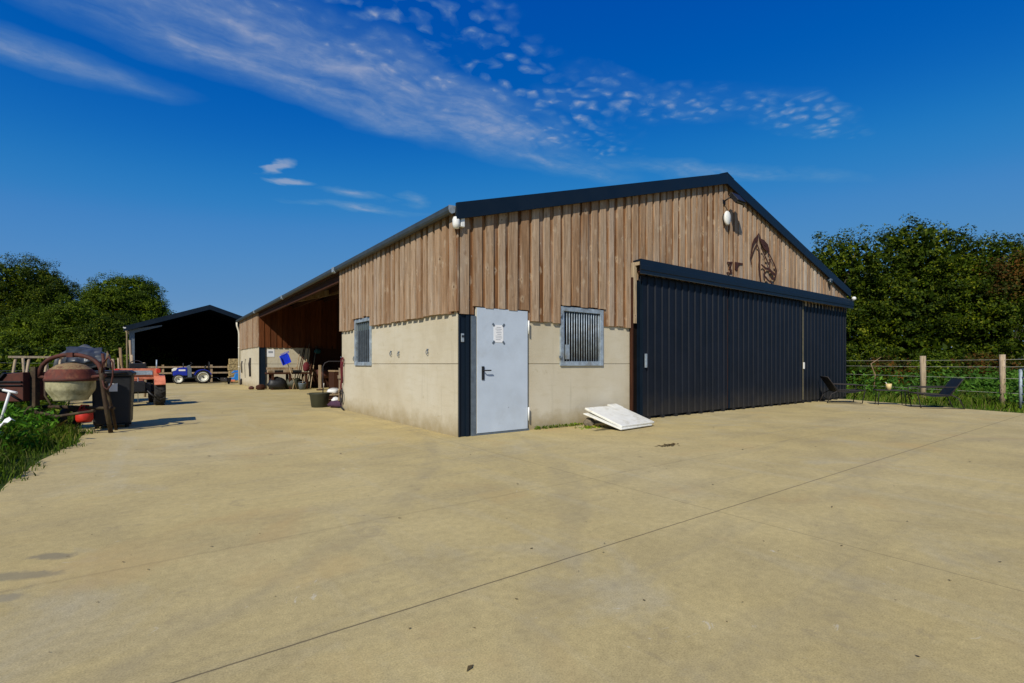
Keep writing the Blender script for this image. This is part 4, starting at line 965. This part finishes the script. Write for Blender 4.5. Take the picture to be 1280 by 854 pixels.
# ------------------------------------------------------------------ left field fence
t = thing('field_fence', 'rough post and wire fence along the left field', 'fence', (0, 0, 0))
fp = [(-11.4 + i * .62, 19.0 + i * 1.38) for i in range(10)]
for i, (x, y) in enumerate(fp): MB().tube([(x, y, -.1), (x + .04, y, .7), (x, y, 1.45 + .12 * math.sin(i * 2.3))], .055, 7).build('post', 'post_wood', t)
for z in (.5, .9, 1.25): MB().tube([(x, y, z + .02 * math.sin(i)) for i, (x, y) in enumerate(fp)], .0045, 5).build('wire', 'cream_pipe', t)

# ------------------------------------------------------------------ right fence and gate
t = thing('pasture_fence', 'wooden post and wire fence beside the lounge chairs', 'fence', (0, 0, 0))
rp = [(20.9, 5.6), (19.0, 2.6), (16.25, -2.0), (15.0, -4.05), (14.1, -5.1)]
for i, (x, y) in enumerate(rp[:-1]):
    MB().tube([(x, y, -.1), (x + .02, y, .7), (x, y, 1.46)], [.085, .08, .08] if i == 2 else .065, 9).build('post', 'post_wood', t)
for z in (1.32, 1.12, .80, .40): MB().tube([(x, y, z + .015 * math.sin(i * 2)) for i, (x, y) in enumerate(rp)], .0045, 5).build('wire', 'cream_pipe', t)
tag(MB().tube([(17.3, -5.2, -.1), (17.3, -5.2, 1.36)], .10, 9).build('gate_post', 'post_wood', None), 'thick pale post among weeds beyond the wire fence', 'post')
tag(MB().tube([(17.6, -.2, 0), (17.5, -.3, .8), (17.55, -.15, 1.2), (17.75, -.4, 1.45)], [.025, .022, .02, .01], 6).build('stump', 'rough_timber', None), 'thin crooked pale stem behind the fence wires', 'stem')
t = thing('metal_gate', 'galvanised tubular field gate at the yard edge', 'gate', (13.95, -4.55, 0), math.atan2(-2.2, -1.1))
m = MB(); m.tube([(0, 0, .06), (0, 0, 1.06)], .035, 10); m.tube([(3.0, 0, .15), (3.0, 0, 1.06)], .03, 10); m.build('frame', 'galv', t)
for z in (.22, .42, .64, .85, 1.06): MB().tube([(0, 0, z), (3.0, 0, z)], .02, 8).build('rail', 'galv', t)

# ------------------------------------------------------------------ lounge chairs and table
def lounger(label, loc, rz):
    t = thing('lounge_chair', label, 'chair', loc, rz, 'black lounge chairs at the yard edge')
    m = MB()
    for s in (-.31, .31):
        m.tube([(-.52, s, 0), (-.40, s, .28), (-.22, s, .38)], .014); m.tube([(-.22, s, .38), (-.46, s, .74), (-.50, s, .80)], .014)
        m.tube([(-.36, s, .58), (.48, s, .56), (.50, s, .40), (.42, s, .0)], .014); m.tube([(-.22, s, .36), (.50, s, .40)], .014); m.tube([(.42, s, 0), (-.52, s, .012)], .01)
    m.tube([(-.50, -.31, .80), (-.50, .31, .80)], .014); m.tube([(.5, -.31, .40), (.5, .31, .40)], .014); m.build('frame', 'strap', t)
    m = MB(); m.prism([(-.20, .33), (.12, .31), (.50, .385), (.50, .40), (.12, .335), (-.20, .355)], 'y', -.30, .30); m.build('seat', 'black', t)
    m = MB(); m.prism([(-.20, .345), (-.235, .345), (-.50, .79), (-.48, .80)], 'y', -.30, .30); m.build('backrest', 'black', t)
    return t
lc = lounger('black lounge chair standing against the far sliding door', (13.2, -.78, 0), R(-50))
lc2 = dup(lc, (13.25, -3.0, 0), R(124), 'black lounge chair at the fence side of the small table')
t = thing('side_table', 'low thin legged table between the two black lounge chairs', 'table', (13.4, -1.95, 0), R(-62))
MB().box((0, 0, .43), (.75, .5, .02)).build('top', 'strap', t, .003)
for x in (-.3, .3):
    for y in (-.18, .18): MB().tube([(x, y, .42), (x * 1.08, y * 1.1, 0)], .011, 6).build('leg', 'black', t)
t = thing('cup', 'yellow cup with a straw standing on the low table', 'cup', (13.38, -1.92, .44), YAW); MB().lathe([(0, 0), (.06, 0), (.075, .18), (.07, .18), (0, .16)], seg=16).build('beaker', 'yellow', t); MB().cyl((0, 0, .1), (-.09, 0, .22), .008).build('straw', 'white', t)

# ------------------------------------------------------------------ vegetation
def lobes_at(*a): return [((x, y, z), (rx_, ry_, rz_)) for x, y, z, rx_, ry_, rz_ in a]
def at(X, Z):   # metres across and ahead of the viewpoint -> world
    p = Vector((-4.0, -7.01, 0)) + VR * X + VF * Z; return (p.x, p.y, -.1)
def lob(*a):    # lobes given across / ahead / up
    r_ = []
    for X, Z, z, rx_, ry_, rz_ in a:
        p = VR * X + VF * Z; r_.append(((p.x, p.y, z), (rx_, ry_, rz_)))
    return r_
G1 = 'hedgerow trees behind the pasture fence'
tree('broadleaf_tree', 'dark green tree rising right behind the barn end', at(18.2, 27.5), 9, lob((0, 0, 6.2, 2.6, 2.6, 2.4), (-1.2, -.5, 3.2, 2.4, 2.4, 2.6), (1.6, .2, 4.3, 2.3, 2.2, 2.4), (.2, -.6, 1.4, 2.6, 2.2, 1.6), (-1.7, 0, 6.4, 1.2, 1.3, 1.0)), 620, 72, .062, .32, 'leaf_dark', 3, .28, G1)
tree('broadleaf_tree', 'tallest dark tree in the middle of the right hedgerow', at(22.4, 27.5), 10, lob((0, 0, 7.2, 2.5, 2.5, 2.3), (1.4, -.4, 4.6, 2.6, 2.4, 2.6), (-1.3, -.5, 4.2, 2.4, 2.4, 2.6), (0, -.8, 1.8, 2.9, 2.2, 1.9)), 660, 72, .062, .32, 'leaf_dark', 4, .3, G1)
tree('broadleaf_tree', 'green tree with a domed top in the right hedgerow', at(26.0, 27.0), 9.4, lob((0, 0, 6.5, 2.2, 2.3, 2.0), (1.2, -.3, 4.2, 2.3, 2.3, 2.4), (-1.2, -.5, 4.0, 2.3, 2.3, 2.5), (0, -.7, 1.7, 2.6, 2.1, 1.8)), 600, 72, .062, .32, 'leaf_dark', 5, .28, G1)
tree('broadleaf_tree', 'reddish brown leaved tree at the right of the hedgerow', at(26.2, 25.6), 7.2, lob((0, 0, 6.1, 1.9, 1.5, 1.0), (1.5, -.2, 5.2, 1.5, 1.4, 1.2), (-1.0, 0, 5.2, 1.2, 1.2, .8)), 130, 60, .06, .34, 'leaf_rust', 6, .07, G1)
tree('broadleaf_tree', 'last dark tree at the edge of the right hedgerow', at(31.0, 25.5), 8.6, lob((0, 0, 5.6, 2.4, 2.3, 2.3), (.6, -.2, 3.0, 2.6, 2.3, 2.6), (-1, -1.2, 2.6, 2.3, 2.0, 2.2)), 480, 68, .062, .32, 'leaf_dark', 8, .25, G1)
G2 = 'bramble bushes below the right hedgerow'
bl = ['dark bramble bush closest to the barn end', 'rust tinted bramble bush behind the thin crooked stem', 'bramble bush behind the near fence post', 'brown bramble bush between the two near fence posts', 'bright green bramble bush behind the thick pale post', 'green bramble bush behind the gate', 'bramble bush at the end of the row beyond the gate']
for i, (X, Z, hh, mt) in enumerate(((14.6, 21.5, 1.5, 'leaf_dark'), (16.6, 21.8, 1.7, 'leaf_rust'), (18.6, 21.6, 1.8, 'leaf_mid'), (20.4, 21.0, 1.8, 'leaf_rust'), (19.2, 18.6, 1.05, 'leaf_bright'), (22.4, 20.4, 1.7, 'leaf_mid'), (24.6, 20.2, 1.9, 'leaf_dark'))):
    tree('bramble_bush', bl[i], at(X, Z), hh, lob((0, 0, hh * .5, 1.25, 1.0, hh * .55), (.7, -.2, hh * .35, .9, .9, hh * .4), (-.8, 0, hh * .4, .9, .9, hh * .45)), 150, 34, .055, .2, mt, 30 + i, .04, G2, 'bush', 4)
G3 = 'tall trees beyond the left field'
tree('broadleaf_tree', 'tall dark tree at the left edge of the far field', at(-60.0, 60), 15, lob((0, 0, 10.6, 5.2, 4.5, 3.6), (3.4, -.5, 9.0, 3.4, 3.2, 2.6), (-2, -1, 6, 4.5, 4, 4), (1.5, -.5, 5.2, 4.6, 4, 4)), 640, 135, .082, .62, 'leaf_dark', 51, .5, G3)
tree('broadleaf_tree', 'round topped tree standing next to the open shed', at(-48.8, 62), 13.4, lob((0, 0, 9.4, 4.4, 4.2, 3.4), (2.7, 0, 7.4, 2.6, 2.6, 2.8), (-2.4, -.5, 6.4, 3.6, 3.6, 3.6), (.2, -.8, 4.2, 4.4, 4, 3.6)), 640, 135, .082, .60, 'leaf_mid', 52, .5, G3)
tree('broadleaf_tree', 'small rounded tree between the two tall far trees', at(-55.8, 66), 11.4, lob((0, 0, 8.6, 2.8, 2.8, 2.6), (.4, 0, 5, 3.5, 3.2, 3.6)), 300, 120, .082, .55, 'leaf_mid', 53, .35, G3)
tree('broadleaf_tree', 'pale green willow in front of the round topped tree', at(-41.8, 47), 8, lob((0, 0, 5.0, 2.2, 2.2, 2.7), (-1.6, 0, 3.6, 2.2, 2.2, 2.6), (1.6, 0, 3.0, 2.0, 2, 2.4)), 330, 85, .078, .42, 'leaf_mid', 54, .25, G3)
tree('broadleaf_tree', 'yellowish willow standing left of the pale willow', at(-46.4, 48), 7.6, lob((0, 0, 4.6, 2.4, 2.2, 2.6), (-1.8, 0, 3.4, 2.0, 2, 2.4), (1.2, -.4, 2.8, 2.2, 2, 2.2)), 330, 85, .078, .42, 'leaf_mid', 55, .25, G3)
tree('broadleaf_tree', 'low dark tree under the tall tree at the field edge', at(-50.6, 49), 6.5, lob((0, 0, 3.6, 2.6, 2.2, 2.5), (-2, 0, 3.0, 2.2, 2, 2.4), (2, 0, 2.4, 2, 2, 2)), 300, 85, .078, .42, 'leaf_dark', 56, .25, G3)
tree('broadleaf_tree', 'low dark tree touching the shed gutter side', at(-37.6, 46), 6.6, lob((0, 0, 3.6, 2.4, 2.2, 2.7), (1.6, 0, 2.8, 2.2, 2, 2.4), (-1.4, -.4, 2.4, 2, 2, 2.2)), 300, 85, .078, .42, 'leaf_dark', 57, .25, G3)
G4 = 'hedge bushes at the foot of the far trees'
hl = ['far hedge bush at the very left edge', 'second far hedge bush from the left edge', 'third far hedge bush from the left edge', 'far hedge bush above the cement mixer', 'far hedge bush above the tarpaulin', 'far hedge bush nearest the shed column']
for i in range(6):
    tree('hedge_bush', hl[i], at(-43.5 + i * 3.0, 38 + .4 * (i % 2)), 2.6, lob((0, 0, 1.3, 1.9, 1.4, 1.5), (1.0, -.3, .9, 1.3, 1.2, 1.1), (-1.0, -.3, .9, 1.3, 1.2, 1.1)), 120, 34, .11, .32, ['leaf_dark', 'leaf_mid'][i % 2], 70 + i, .05, G4, 'bush', 4)

# grasses: blades as tapered triangles
def blades(name, label, pts, hmin, hmax, w, mat, lean=.35, cat='grass'):
    n = len(pts); h = RNG.uniform(hmin, hmax, n) * (pts[:, 3] if pts.shape[1] > 3 else 1) * .85
    a = RNG.uniform(0, 2 * np.pi, n); l = RNG.normal(size=(n, 2)) * lean
    base = np.c_[pts[:, 0], pts[:, 1], np.full(n, -.02)]
    sd = np.c_[np.cos(a), np.sin(a), np.zeros(n)] * (w * RNG.uniform(.6, 1.4, n))[:, None]
    mid = base + np.c_[l[:, 0] * h * .3, l[:, 1] * h * .3, h * .6]
    tip = base + np.c_[l[:, 0] * h, l[:, 1] * h, h * 1.0]
    co = np.stack([base - sd, base + sd, mid + sd * .7, tip, mid - sd * .7], 1)
    return tag(arrays(name, co, 5, mat), label, cat, kind='stuff')
def scatter(n, f, box):
    x = RNG.uniform(box[0], box[1], n); y = RNG.uniform(box[2], box[3], n); k = f(x, y); s = k > RNG.uniform(0, 1, n) * .999
    return np.c_[x[s], y[s], np.zeros(s.sum()), k[s]]
ey = np.array([-14, -2, -.3, 1.4, 3.0, 4.2, 6, 9, 14, 22, 31]); ex = np.array([-5.35, -5.22, -5.18, -5.12, -4.95, -4.98, -5.3, -5.6, -6.3, -7.0, -7.5])
def left_edge(y): return np.interp(y, ey, ex) + .07 * np.sin(y * 3.3) + .05 * np.sin(y * 7.9 + 1)
def kl(x, y):
    d = left_edge(y) - x; cl = .5 + .5 * np.sin(x * 3.1 + 1.3 * np.sin(y * 2.2)) * np.sin(y * 2.7)
    return np.where(d > -.07 - .05 * np.sin(y * 11), np.clip(.35 + d * .9, 0, 1) * (.55 + .45 * cl), 0)
blades('grass', 'tangled green grass edging the left side of the yard', scatter(90000, kl, (-9.5, -4.7, -3, 9)), .14, .62, .005, 'grass_blade')
blades('meadow_grass', 'long meadow grass beyond the cement mixer', scatter(42000, lambda x, y: np.where(left_edge(y) - x > .1, .8, 0), (-22, -5.4, 8, 34)), .25, .6, .012, 'grass_blade')
# leafy nettles on the left: stems plus pairs of leaves
def nettles(name, label, n, box, f, hh, leaf, mat):
    p = scatter(n, f, box); m_ = len(p); P = []
    for k in range(9):
        z = (k + 1) / 9 * hh * (.5 + .5 * p[:, 3]) * RNG.uniform(.8, 1.15, m_)
        a = RNG.uniform(0, 6.28, m_); P.append(np.c_[p[:, 0] + np.cos(a) * leaf * .9, p[:, 1] + np.sin(a) * leaf * .9, z - .02])
    P = np.concatenate(P)
    return tag(arrays(name, leaf_faces(P, leaf, None, .45), 4, mat), label, 'weeds', kind='stuff')
def kn(x, y):
    d = left_edge(y) - x; cl = .5 + .5 * np.sin(x * 2.3 + 2) * np.sin(y * 1.9 + 1)
    ok = (d > .3) & ~((np.abs(x + 5.2) < .15) & (np.abs(y - 4.6) < .1))
    return np.where(ok, np.clip((d - .2) * .9, 0, 1) * (.55 + .45 * cl), 0)
nettles('nettles', 'dense green nettles and dock around the cement mixer', 8200, (-9.5, -5.0, -1.5, 5.2), kn, .66, .042, 'leaf_nettle')
nettles('field_weeds', 'coarse weeds beyond the mixer and trailer', 2600, (-14, -5.2, 5.2, 16), lambda x, y: np.where(left_edge(y) - x > .2, .8, 0), .75, .075, 'leaf_mid')
# right side verge
ry_ = np.array([-14, -9.5, -6.2, -4.8, -3.7, -2.6, -1.6, -.5, .2, .9, 30]); rx__ = np.array([9.2, 11.0, 12.4, 13.0, 13.45, 13.95, 14.35, 14.85, 15.2, 15.9, 16.0])
def kr(x, y):
    d = x - np.interp(y, ry_, rx__); cl = .5 + .5 * np.sin(x * 2.1 + 1.3 * np.sin(y * 1.2)) * np.sin(y * 1.7)
    return np.where(d > -.08, np.clip(.35 + d * .5, 0, 1) * (.6 + .4 * cl), 0)
blades('verge_grass', 'bright green grass strip along the right edge of the yard', scatter(70000, kr, (11, 24, -9, 8)), .18, .48, .009, 'grass_blade')
nettles('verge_weeds', 'leafy green weeds under the wires of the pasture fence', 3600, (13, 24, -8, 8), lambda x, y: np.where(x - np.interp(y, ry_, rx__) > 1.0, .5 + .5 * np.sin(x * 1.3) * np.sin(y * 1.1 + 1), 0), 1.05, .07, 'leaf_bright')
# weeds and debris at the wall foot
P = np.c_[RNG.uniform(1.6, 2.8, 260), RNG.uniform(-.10, -.015, 260), RNG.uniform(.0, .05, 260)]
P2 = np.c_[RNG.normal(2.6, .14, 140), RNG.normal(-.45, .07, 140), RNG.uniform(.0, .03, 140)]
P3 = np.c_[RNG.normal(2.1, .09, 70), RNG.normal(-2.55, .035, 70), RNG.uniform(.0, .015, 70)]
tag(arrays('wall_weeds', leaf_faces(np.concatenate([P, P2]), .022), 4, 'grass_blade'), 'low yellowish weeds along the concrete wall foot', 'weeds', kind='stuff')
M['litter'] = leaf_mat('dry_litter', [(0, (.05, .035, .02)), (.6, (.09, .065, .03)), (1, (.18, .14, .07))], .05)
n = 900; x = RNG.uniform(-5, 13, n); y = RNG.uniform(-6.6, 12, n); ok = ~((x > -.1) & (y > -.05)); P4 = np.c_[x, y, np.full(n, .006)][ok]
f4 = leaf_faces(P4, np.where(RNG.uniform(size=len(P4)) > .9, .022, .010)); f4[:, :, 2] = np.abs(f4[:, :, 2] - .006) * .4 + .004
f3 = leaf_faces(P3, .03); f3[:, :, 2] = np.abs(f3[:, :, 2]) * .5 + .003
tag(arrays('leaf_litter', np.concatenate([f4, f3]), 4, 'litter'), 'scattered bits of straw and dry leaf on the concrete', 'litter', kind='stuff')

# ------------------------------------------------------------------ light, sky, camera
EL = R(39); SD = Vector((-1.45, -1.0, 0)).normalized()          # horizontal direction towards the sun
sun = bpy.data.lights.new('sun', 'SUN'); sun.energy = 4.3; sun.angle = R(.53); sun.color = (1, .945, .83)
so = bpy.data.objects.new('sun', sun); COL.objects.link(so)
ld = -(SD * math.cos(EL) + Vector((0, 0, math.sin(EL)))); so.rotation_euler = ld.to_track_quat('-Z', 'Y').to_euler(); so.location = (-20, -20, 30)
w = bpy.data.worlds.new('World'); S.world = w; w.use_nodes = True; nt = w.node_tree; nt.nodes.clear()
sky = nt.nodes.new('ShaderNodeTexSky'); sky.sky_type = 'NISHITA'; sky.sun_disc = False; sky.sun_elevation = EL
sky.sun_rotation = math.atan2(SD.x, SD.y); sky.altitude = 300; sky.air_density = .9; sky.dust_density = .15; sky.ozone_density = 4.5
hs = nt.nodes.new('ShaderNodeHueSaturation'); hs.inputs['Saturation'].default_value = 1.22; hs.inputs['Value'].default_value = 1.0; L(nt, sky.outputs[0], hs.inputs['Color'])
sc1 = nt.nodes.new('ShaderNodeVectorMath'); sc1.operation = 'SCALE'; sc1.inputs['Scale'].default_value = .1; L(nt, hs.outputs[0], sc1.inputs[0])
cv = nt.nodes.new('ShaderNodeRGBCurve'); L(nt, sc1.outputs[0], cv.inputs['Color'])
for ci, pts in ((0, [(0, 0), (.03, .0), (.06, .03), (.085, .07), (.233, .150), (1, .4)]), (1, [(0, 0), (.12, .122), (.209, .25), (.479, .345), (1, .5)]), (2, [(0, .25), (.318, .53), (.47, .63), (.75, .625), (1, .64)])):
    c_ = cv.mapping.curves[ci]
    c_.points[0].location = pts[0]; c_.points[1].location = pts[-1]
    for p_ in pts[1:-1]: c_.points.new(*p_)
cv.mapping.update()
sc2 = nt.nodes.new('ShaderNodeVectorMath'); sc2.operation = 'SCALE'; sc2.inputs['Scale'].default_value = 10; L(nt, cv.outputs[0], sc2.inputs[0])
SKYC = sc2.outputs[0]
tc = nt.nodes.new('ShaderNodeTexCoord'); dirv = tc.outputs['Generated']
sp = nt.nodes.new('ShaderNodeSeparateXYZ'); L(nt, dirv, sp.inputs[0])
zc = math_(nt, 'MAXIMUM', sp.outputs[2], .03)
cx = math_(nt, 'DIVIDE', sp.outputs[0], zc); cy = math_(nt, 'DIVIDE', sp.outputs[1], zc)
cmb = nt.nodes.new('ShaderNodeCombineXYZ'); L(nt, cx, cmb.inputs[0]); L(nt, cy, cmb.inputs[1])
def vwarp(src, sc, amt):
    n_ = N(nt, 'ShaderNodeTexNoise', Scale=sc); n_.inputs['Detail'].default_value = 4; L(nt, src, n_.inputs['Vector'])
    s1 = nt.nodes.new('ShaderNodeVectorMath'); s1.operation = 'SUBTRACT'; L(nt, n_.outputs['Color'], s1.inputs[0]); s1.inputs[1].default_value = (.5, .5, .5)
    s2 = nt.nodes.new('ShaderNodeVectorMath'); s2.operation = 'SCALE'; s2.inputs['Scale'].default_value = amt; L(nt, s1.outputs[0], s2.inputs[0])
    s3 = nt.nodes.new('ShaderNodeVectorMath'); s3.operation = 'ADD'; L(nt, src, s3.inputs[0]); L(nt, s2.outputs[0], s3.inputs[1]); return s3.outputs[0]
warp = vwarp(cmb.outputs[0], 2.2, .30)
def ell(x, y, rx_, ry2, ang, src=None):
    src = src or warp
    s1 = nt.nodes.new('ShaderNodeVectorMath'); s1.operation = 'SUBTRACT'; L(nt, src, s1.inputs[0]); s1.inputs[1].default_value = (x, y, 0)
    mp = nt.nodes.new('ShaderNodeVectorRotate'); mp.rotation_type = 'Z_AXIS'; mp.inputs['Angle'].default_value = -ang; L(nt, s1.outputs[0], mp.inputs['Vector'])
    s2 = nt.nodes.new('ShaderNodeVectorMath'); s2.operation = 'MULTIPLY'; L(nt, mp.outputs[0], s2.inputs[0]); s2.inputs[1].default_value = (1 / rx_, 1 / ry2, 0)
    s3 = nt.nodes.new('ShaderNodeVectorMath'); s3.operation = 'LENGTH'; L(nt, s2.outputs[0], s3.inputs[0])
    return math_(nt, 'SUBTRACT', 1, s3.outputs['Value'], clamp=True)
def add(*a):
    r_ = a[0]
    for b_ in a[1:]: r_ = math_(nt, 'MAXIMUM', r_, b_)
    return r_
# cellular flakes
w2 = vwarp(vwarp(cmb.outputs[0], 4, .10), 16, .05)
mpc = nt.nodes.new('ShaderNodeMapping'); mpc.inputs['Scale'].default_value = (1, 1.25, 1); mpc.inputs['Rotation'].default_value = (0, 0, R(30)); L(nt, w2, mpc.inputs[0])
vor = nt.nodes.new('ShaderNodeTexVoronoi'); vor.feature = 'SMOOTH_F1'; vor.inputs['Scale'].default_value = 18; vor.inputs['Smoothness'].default_value = .75; L(nt, mpc.outputs[0], vor.inputs['Vector'])
flake = ramp(nt, vor.outputs['Distance'], [(.08, 1), (.56, 0)])
flake = math_(nt, 'MULTIPLY', flake, math_(nt, 'MULTIPLY', ramp(nt, noise(nt, w2, 4.0, 6, .68), [(.40, .04), (.60, 1)]), ramp(nt, noise(nt, w2, 30, 3, .6), [(.3, .5), (.6, 1)])))
# streaky veil
mps = nt.nodes.new('ShaderNodeMapping'); mps.inputs['Scale'].default_value = (1.0, 3.0, 1); mps.inputs['Rotation'].default_value = (0, 0, R(-12)); L(nt, warp, mps.inputs[0])
veil = math_(nt, 'MULTIPLY', ramp(nt, noise(nt, mps.outputs[0], 1.9, 8, .58, .15), [(.28, 0), (.70, 1)]), ramp(nt, noise(nt, w2, 11, 5, .65), [(.30, .55), (.6, 1)]))
band = ell(.62, 1.74, 1.35, .34, R(3))
flk_band = add(ell(.95, 1.48, 1.0, .34, R(8)), ell(.2, 1.5, .6, .22, R(0)))
clus = add(ell(1.40, 1.22, .34, .17, R(5)), ell(1.68, 1.10, .22, .14, 0), ell(2.05, .95, .55, .15, R(-12)), ell(1.25, 1.38, .2, .12, 0))
low = add(ell(2.35, 1.42, 1.0, .13, R(-26)), ell(1.55, 1.83, .75, .16, R(-4)))
wq = vwarp(cmb.outputs[0], 5, .28)
wisp = add(ell(-.28, 2.18, .45, .16, R(4)), ell(1.05, 3.12, .5, .10, R(-14), wq), ell(.95, 2.88, .26, .09, R(-10), wq), ell(1.29, 2.75, .10, .18, R(-30), wq))
puff = add(ell(.50, 2.72, .05, .18, R(18), vwarp(cmb.outputs[0], 7, .16)), ell(.60, 2.90, .14, .06, R(-20), vwarp(cmb.outputs[0], 7, .16)))
def sm01(x, lo, hi): return ramp(nt, x, [(lo, 0), (hi, 1)])
c1 = math_(nt, 'MULTIPLY', sm01(band, 0, .55), math_(nt, 'ADD', .08, math_(nt, 'MULTIPLY', veil, .62)))
c2 = math_(nt, 'MULTIPLY', sm01(flk_band, 0, .35), math_(nt, 'MULTIPLY', flake, .66))
c3 = math_(nt, 'MULTIPLY', sm01(clus, 0, .5), math_(nt, 'ADD', math_(nt, 'MULTIPLY', flake, .62), math_(nt, 'MULTIPLY', veil, .12)))
c4 = math_(nt, 'MULTIPLY', sm01(low, 0, .8), math_(nt, 'MULTIPLY', veil, .55))
c5 = math_(nt, 'MULTIPLY', sm01(wisp, 0, .9), math_(nt, 'ADD', .1, math_(nt, 'MULTIPLY', veil, .55)))
c6 = math_(nt, 'MULTIPLY', sm01(puff, 0, .6), .6)
cl = math_(nt, 'MAXIMUM', c1, c2); 
cl = math_(nt, 'ADD', cl, math_(nt, 'MULTIPLY', math_(nt, 'MINIMUM', c1, c2), .5))
for k in (c3, c4, c5, c6): cl = math_(nt, 'MAXIMUM', cl, k)
STR = .085
CLOUD = 5.2
ccol = mix(nt, ramp(nt, cl, [(.1, 0), (.6, 1)]), (CLOUD * .42, CLOUD * .86, CLOUD * 1.22), (CLOUD * .86, CLOUD * 1.0, CLOUD * 1.28))
colr = mix(nt, math_(nt, 'MINIMUM', cl, .92), SKYC, ccol)
bg = nt.nodes.new('ShaderNodeBackground'); bg.inputs['Strength'].default_value = STR; L(nt, colr, bg.inputs[0])
wo = nt.nodes.new('ShaderNodeOutputWorld'); L(nt, bg.outputs[0], wo.inputs[0])

cd = bpy.data.cameras.new('camera'); cam = bpy.data.objects.new('camera', cd); COL.objects.link(cam); S.camera = cam
cam.location = (-4.0, -7.01, 1.2); cam.rotation_euler = (R(90), 0, YAW)
cd.sensor_width = 36; cd.lens = 612 / 1280 * 36; cd.shift_y = 28 / 1280; cd.clip_start = .05; cd.clip_end = 4000
S.view_settings.view_transform = 'Standard'; S.view_settings.look = 'None'; S.view_settings.exposure = 0; S.view_settings.gamma = 1
S.cycles.max_bounces = 6; S.cycles.diffuse_bounces = 3; S.cycles.transparent_max_bounces = 8
S.cycles.use_denoising = True
